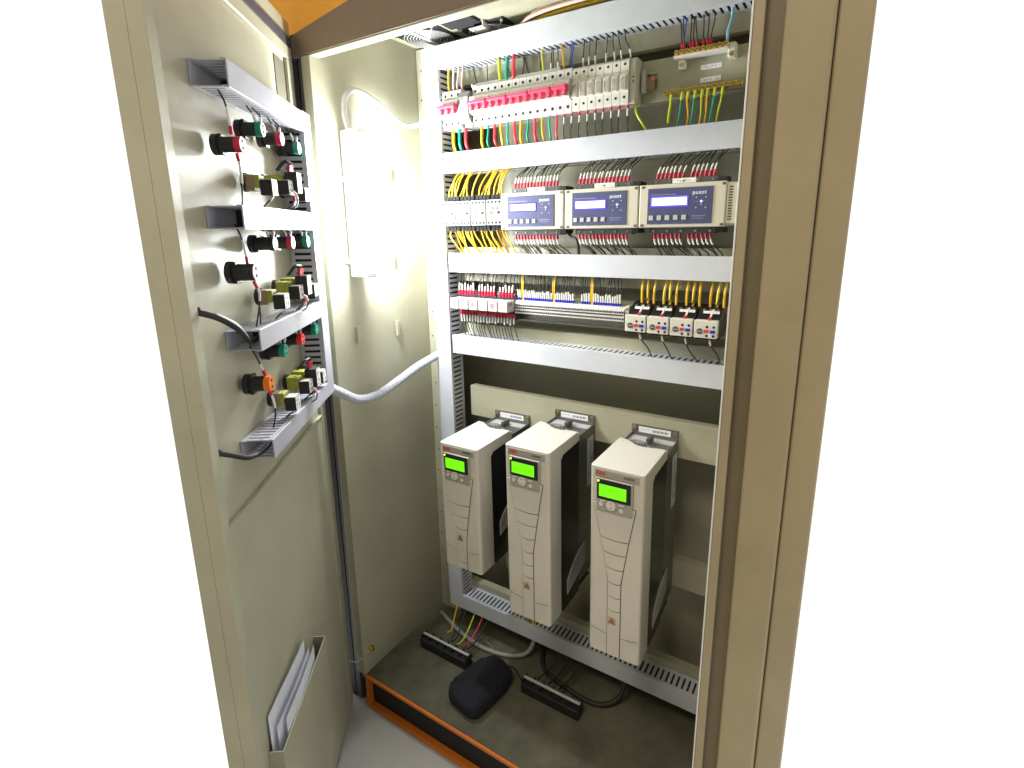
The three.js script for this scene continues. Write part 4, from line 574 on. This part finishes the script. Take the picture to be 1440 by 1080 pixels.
// door wires: first point at the device, last in a duct
const dw = (label, pts, f, o = {}) => wire(label, o.group || null, pts.map(([t, y, k]) => onDoor(t, y, k).toArray()), 0.0013, M.wK, { f: f ? M.red : null, fl: 0.011, fr: 0.0026, mk: 0.017, mr: 0.0019, ...o });
[[1.313, 1.348, 'topmost', 1], [1.14, 1.165, 'second', 2], [0.965, 0.99, 'third', 3]].forEach(([y, yd, n]) => { [[0.336, 'farther from the hinges'], [0.252, 'in the middle'], [0.162, 'by the upright duct']].forEach(([t, w]) => { dw(`white sleeved wire from the ${n} door duct to the pilot lamp ${w}`, [[t, y + 0.010, 0.036], [t + 0.002, y + 0.022, 0.034], [t + 0.004, y + (yd - y) * 0.8, 0.03], [t + 0.006, yd + 0.004, 0.024]], false, { mk: 0.014 }); dw(`bare black wire from the ${n} door duct to the lamp ${w}`, [[t - 0.006, y + 0.009, 0.04], [t - 0.012, y + 0.02, 0.04], [t - 0.012, y + (yd - y) * 0.8, 0.034], [t - 0.008, yd + 0.004, 0.024]], false, { mk: 0.012 }); }); });
dw('black wire dropping from the topmost door duct to the left pilot lamp', [[0.428, 1.290, 0.036], [0.430, 1.305, 0.036], [0.432, 1.33, 0.034], [0.434, 1.35, 0.026]], true, { mk: 0.024 });
dw('long black wire hanging from the left pilot lamp into the second door duct', [[0.421, 1.267, 0.037], [0.418, 1.250, 0.038], [0.414, 1.222, 0.036], [0.404, 1.188, 0.028]], true, { mk: 0.03 });
dw('black wire dropping from the second door duct to the big orange lamp', [[0.428, 1.113, 0.036], [0.43, 1.125, 0.036], [0.431, 1.148, 0.034], [0.43, 1.17, 0.026]], true, { mk: 0.024 });
dw('forked black wire from the big orange lamp into the third door duct', [[0.418, 1.086, 0.038], [0.409, 1.072, 0.04], [0.407, 1.043, 0.036], [0.412, 1.008, 0.028]], true, { mk: 0.022 });
dw('second leg of the forked wire from the big orange lamp into the third door duct', [[0.406, 1.046, 0.037], [0.400, 1.03, 0.034], [0.392, 1.02, 0.03], [0.38, 1.008, 0.026]], false, { mk: 0 });
dw('black wire from the third door duct down to the bright orange lamp', [[0.416, 0.942, 0.037], [0.423, 0.954, 0.036], [0.43, 0.972, 0.034], [0.437, 0.992, 0.028]], true, { mk: 0.012 });
dw('black wire with white sleeve from the bright orange lamp into the lowest door duct', [[0.412, 0.917, 0.038], [0.405, 0.9, 0.04], [0.396, 0.872, 0.038], [0.392, 0.838, 0.028]], true, { mk: 0.026 });
[[0.876, 0.8425, 'lowest'], [1.052, 1.013, 'third'], [1.232, 1.19, 'second']].forEach(([y, yd, n]) => {
  dw(`black wire with white sleeve from the tan collared switch into the ${n} door duct`, [[0.336, y - 0.012, 0.05], [0.339, y - 0.022, 0.05], [0.341, (y + yd) / 2 - 0.006, 0.044], [0.341, yd, 0.03]], false, { mk: 0.015 });
  for (let k = 0; k < 3; k++) { dw(`${ord(k)} red tipped wire on top of the double switch above the ${n} door duct`, [[0.236 - k * 0.007, y + 0.029, 0.046], [0.236 - k * 0.007, y + 0.044, 0.048], [0.246 - k * 0.006, y + 0.047, 0.044], [0.252 - k * 0.006, y + 0.03, 0.03]], true, { mk: 0, group: `red tipped wires on top of the double switch above the ${n} door duct`, fl: 0.012, fr: 0.003 });
    dw(`${ord(k)} red tipped wire below the double switch above the ${n} door duct`, [[0.236 - k * 0.007, y - 0.008, 0.05], [0.236 - k * 0.007, y - 0.022, 0.052], [0.243 - k * 0.006, yd + 0.012, 0.046], [0.246 - k * 0.006, yd - 0.002, 0.03]], true, { mk: 0.008, group: `red tipped wires below the double switch above the ${n} door duct`, fl: 0.012, fr: 0.003 }); }
  dw(`white looped wire beside the double switch above the ${n} door duct`, [[0.258, y - 0.004, 0.056], [0.247, y - 0.012, 0.06], [0.25, y - 0.03, 0.058], [0.262, yd, 0.03]], false, { mk: 0.02 }); });

scene.environmentIntensity = 1;
renderer.render(scene, camera);
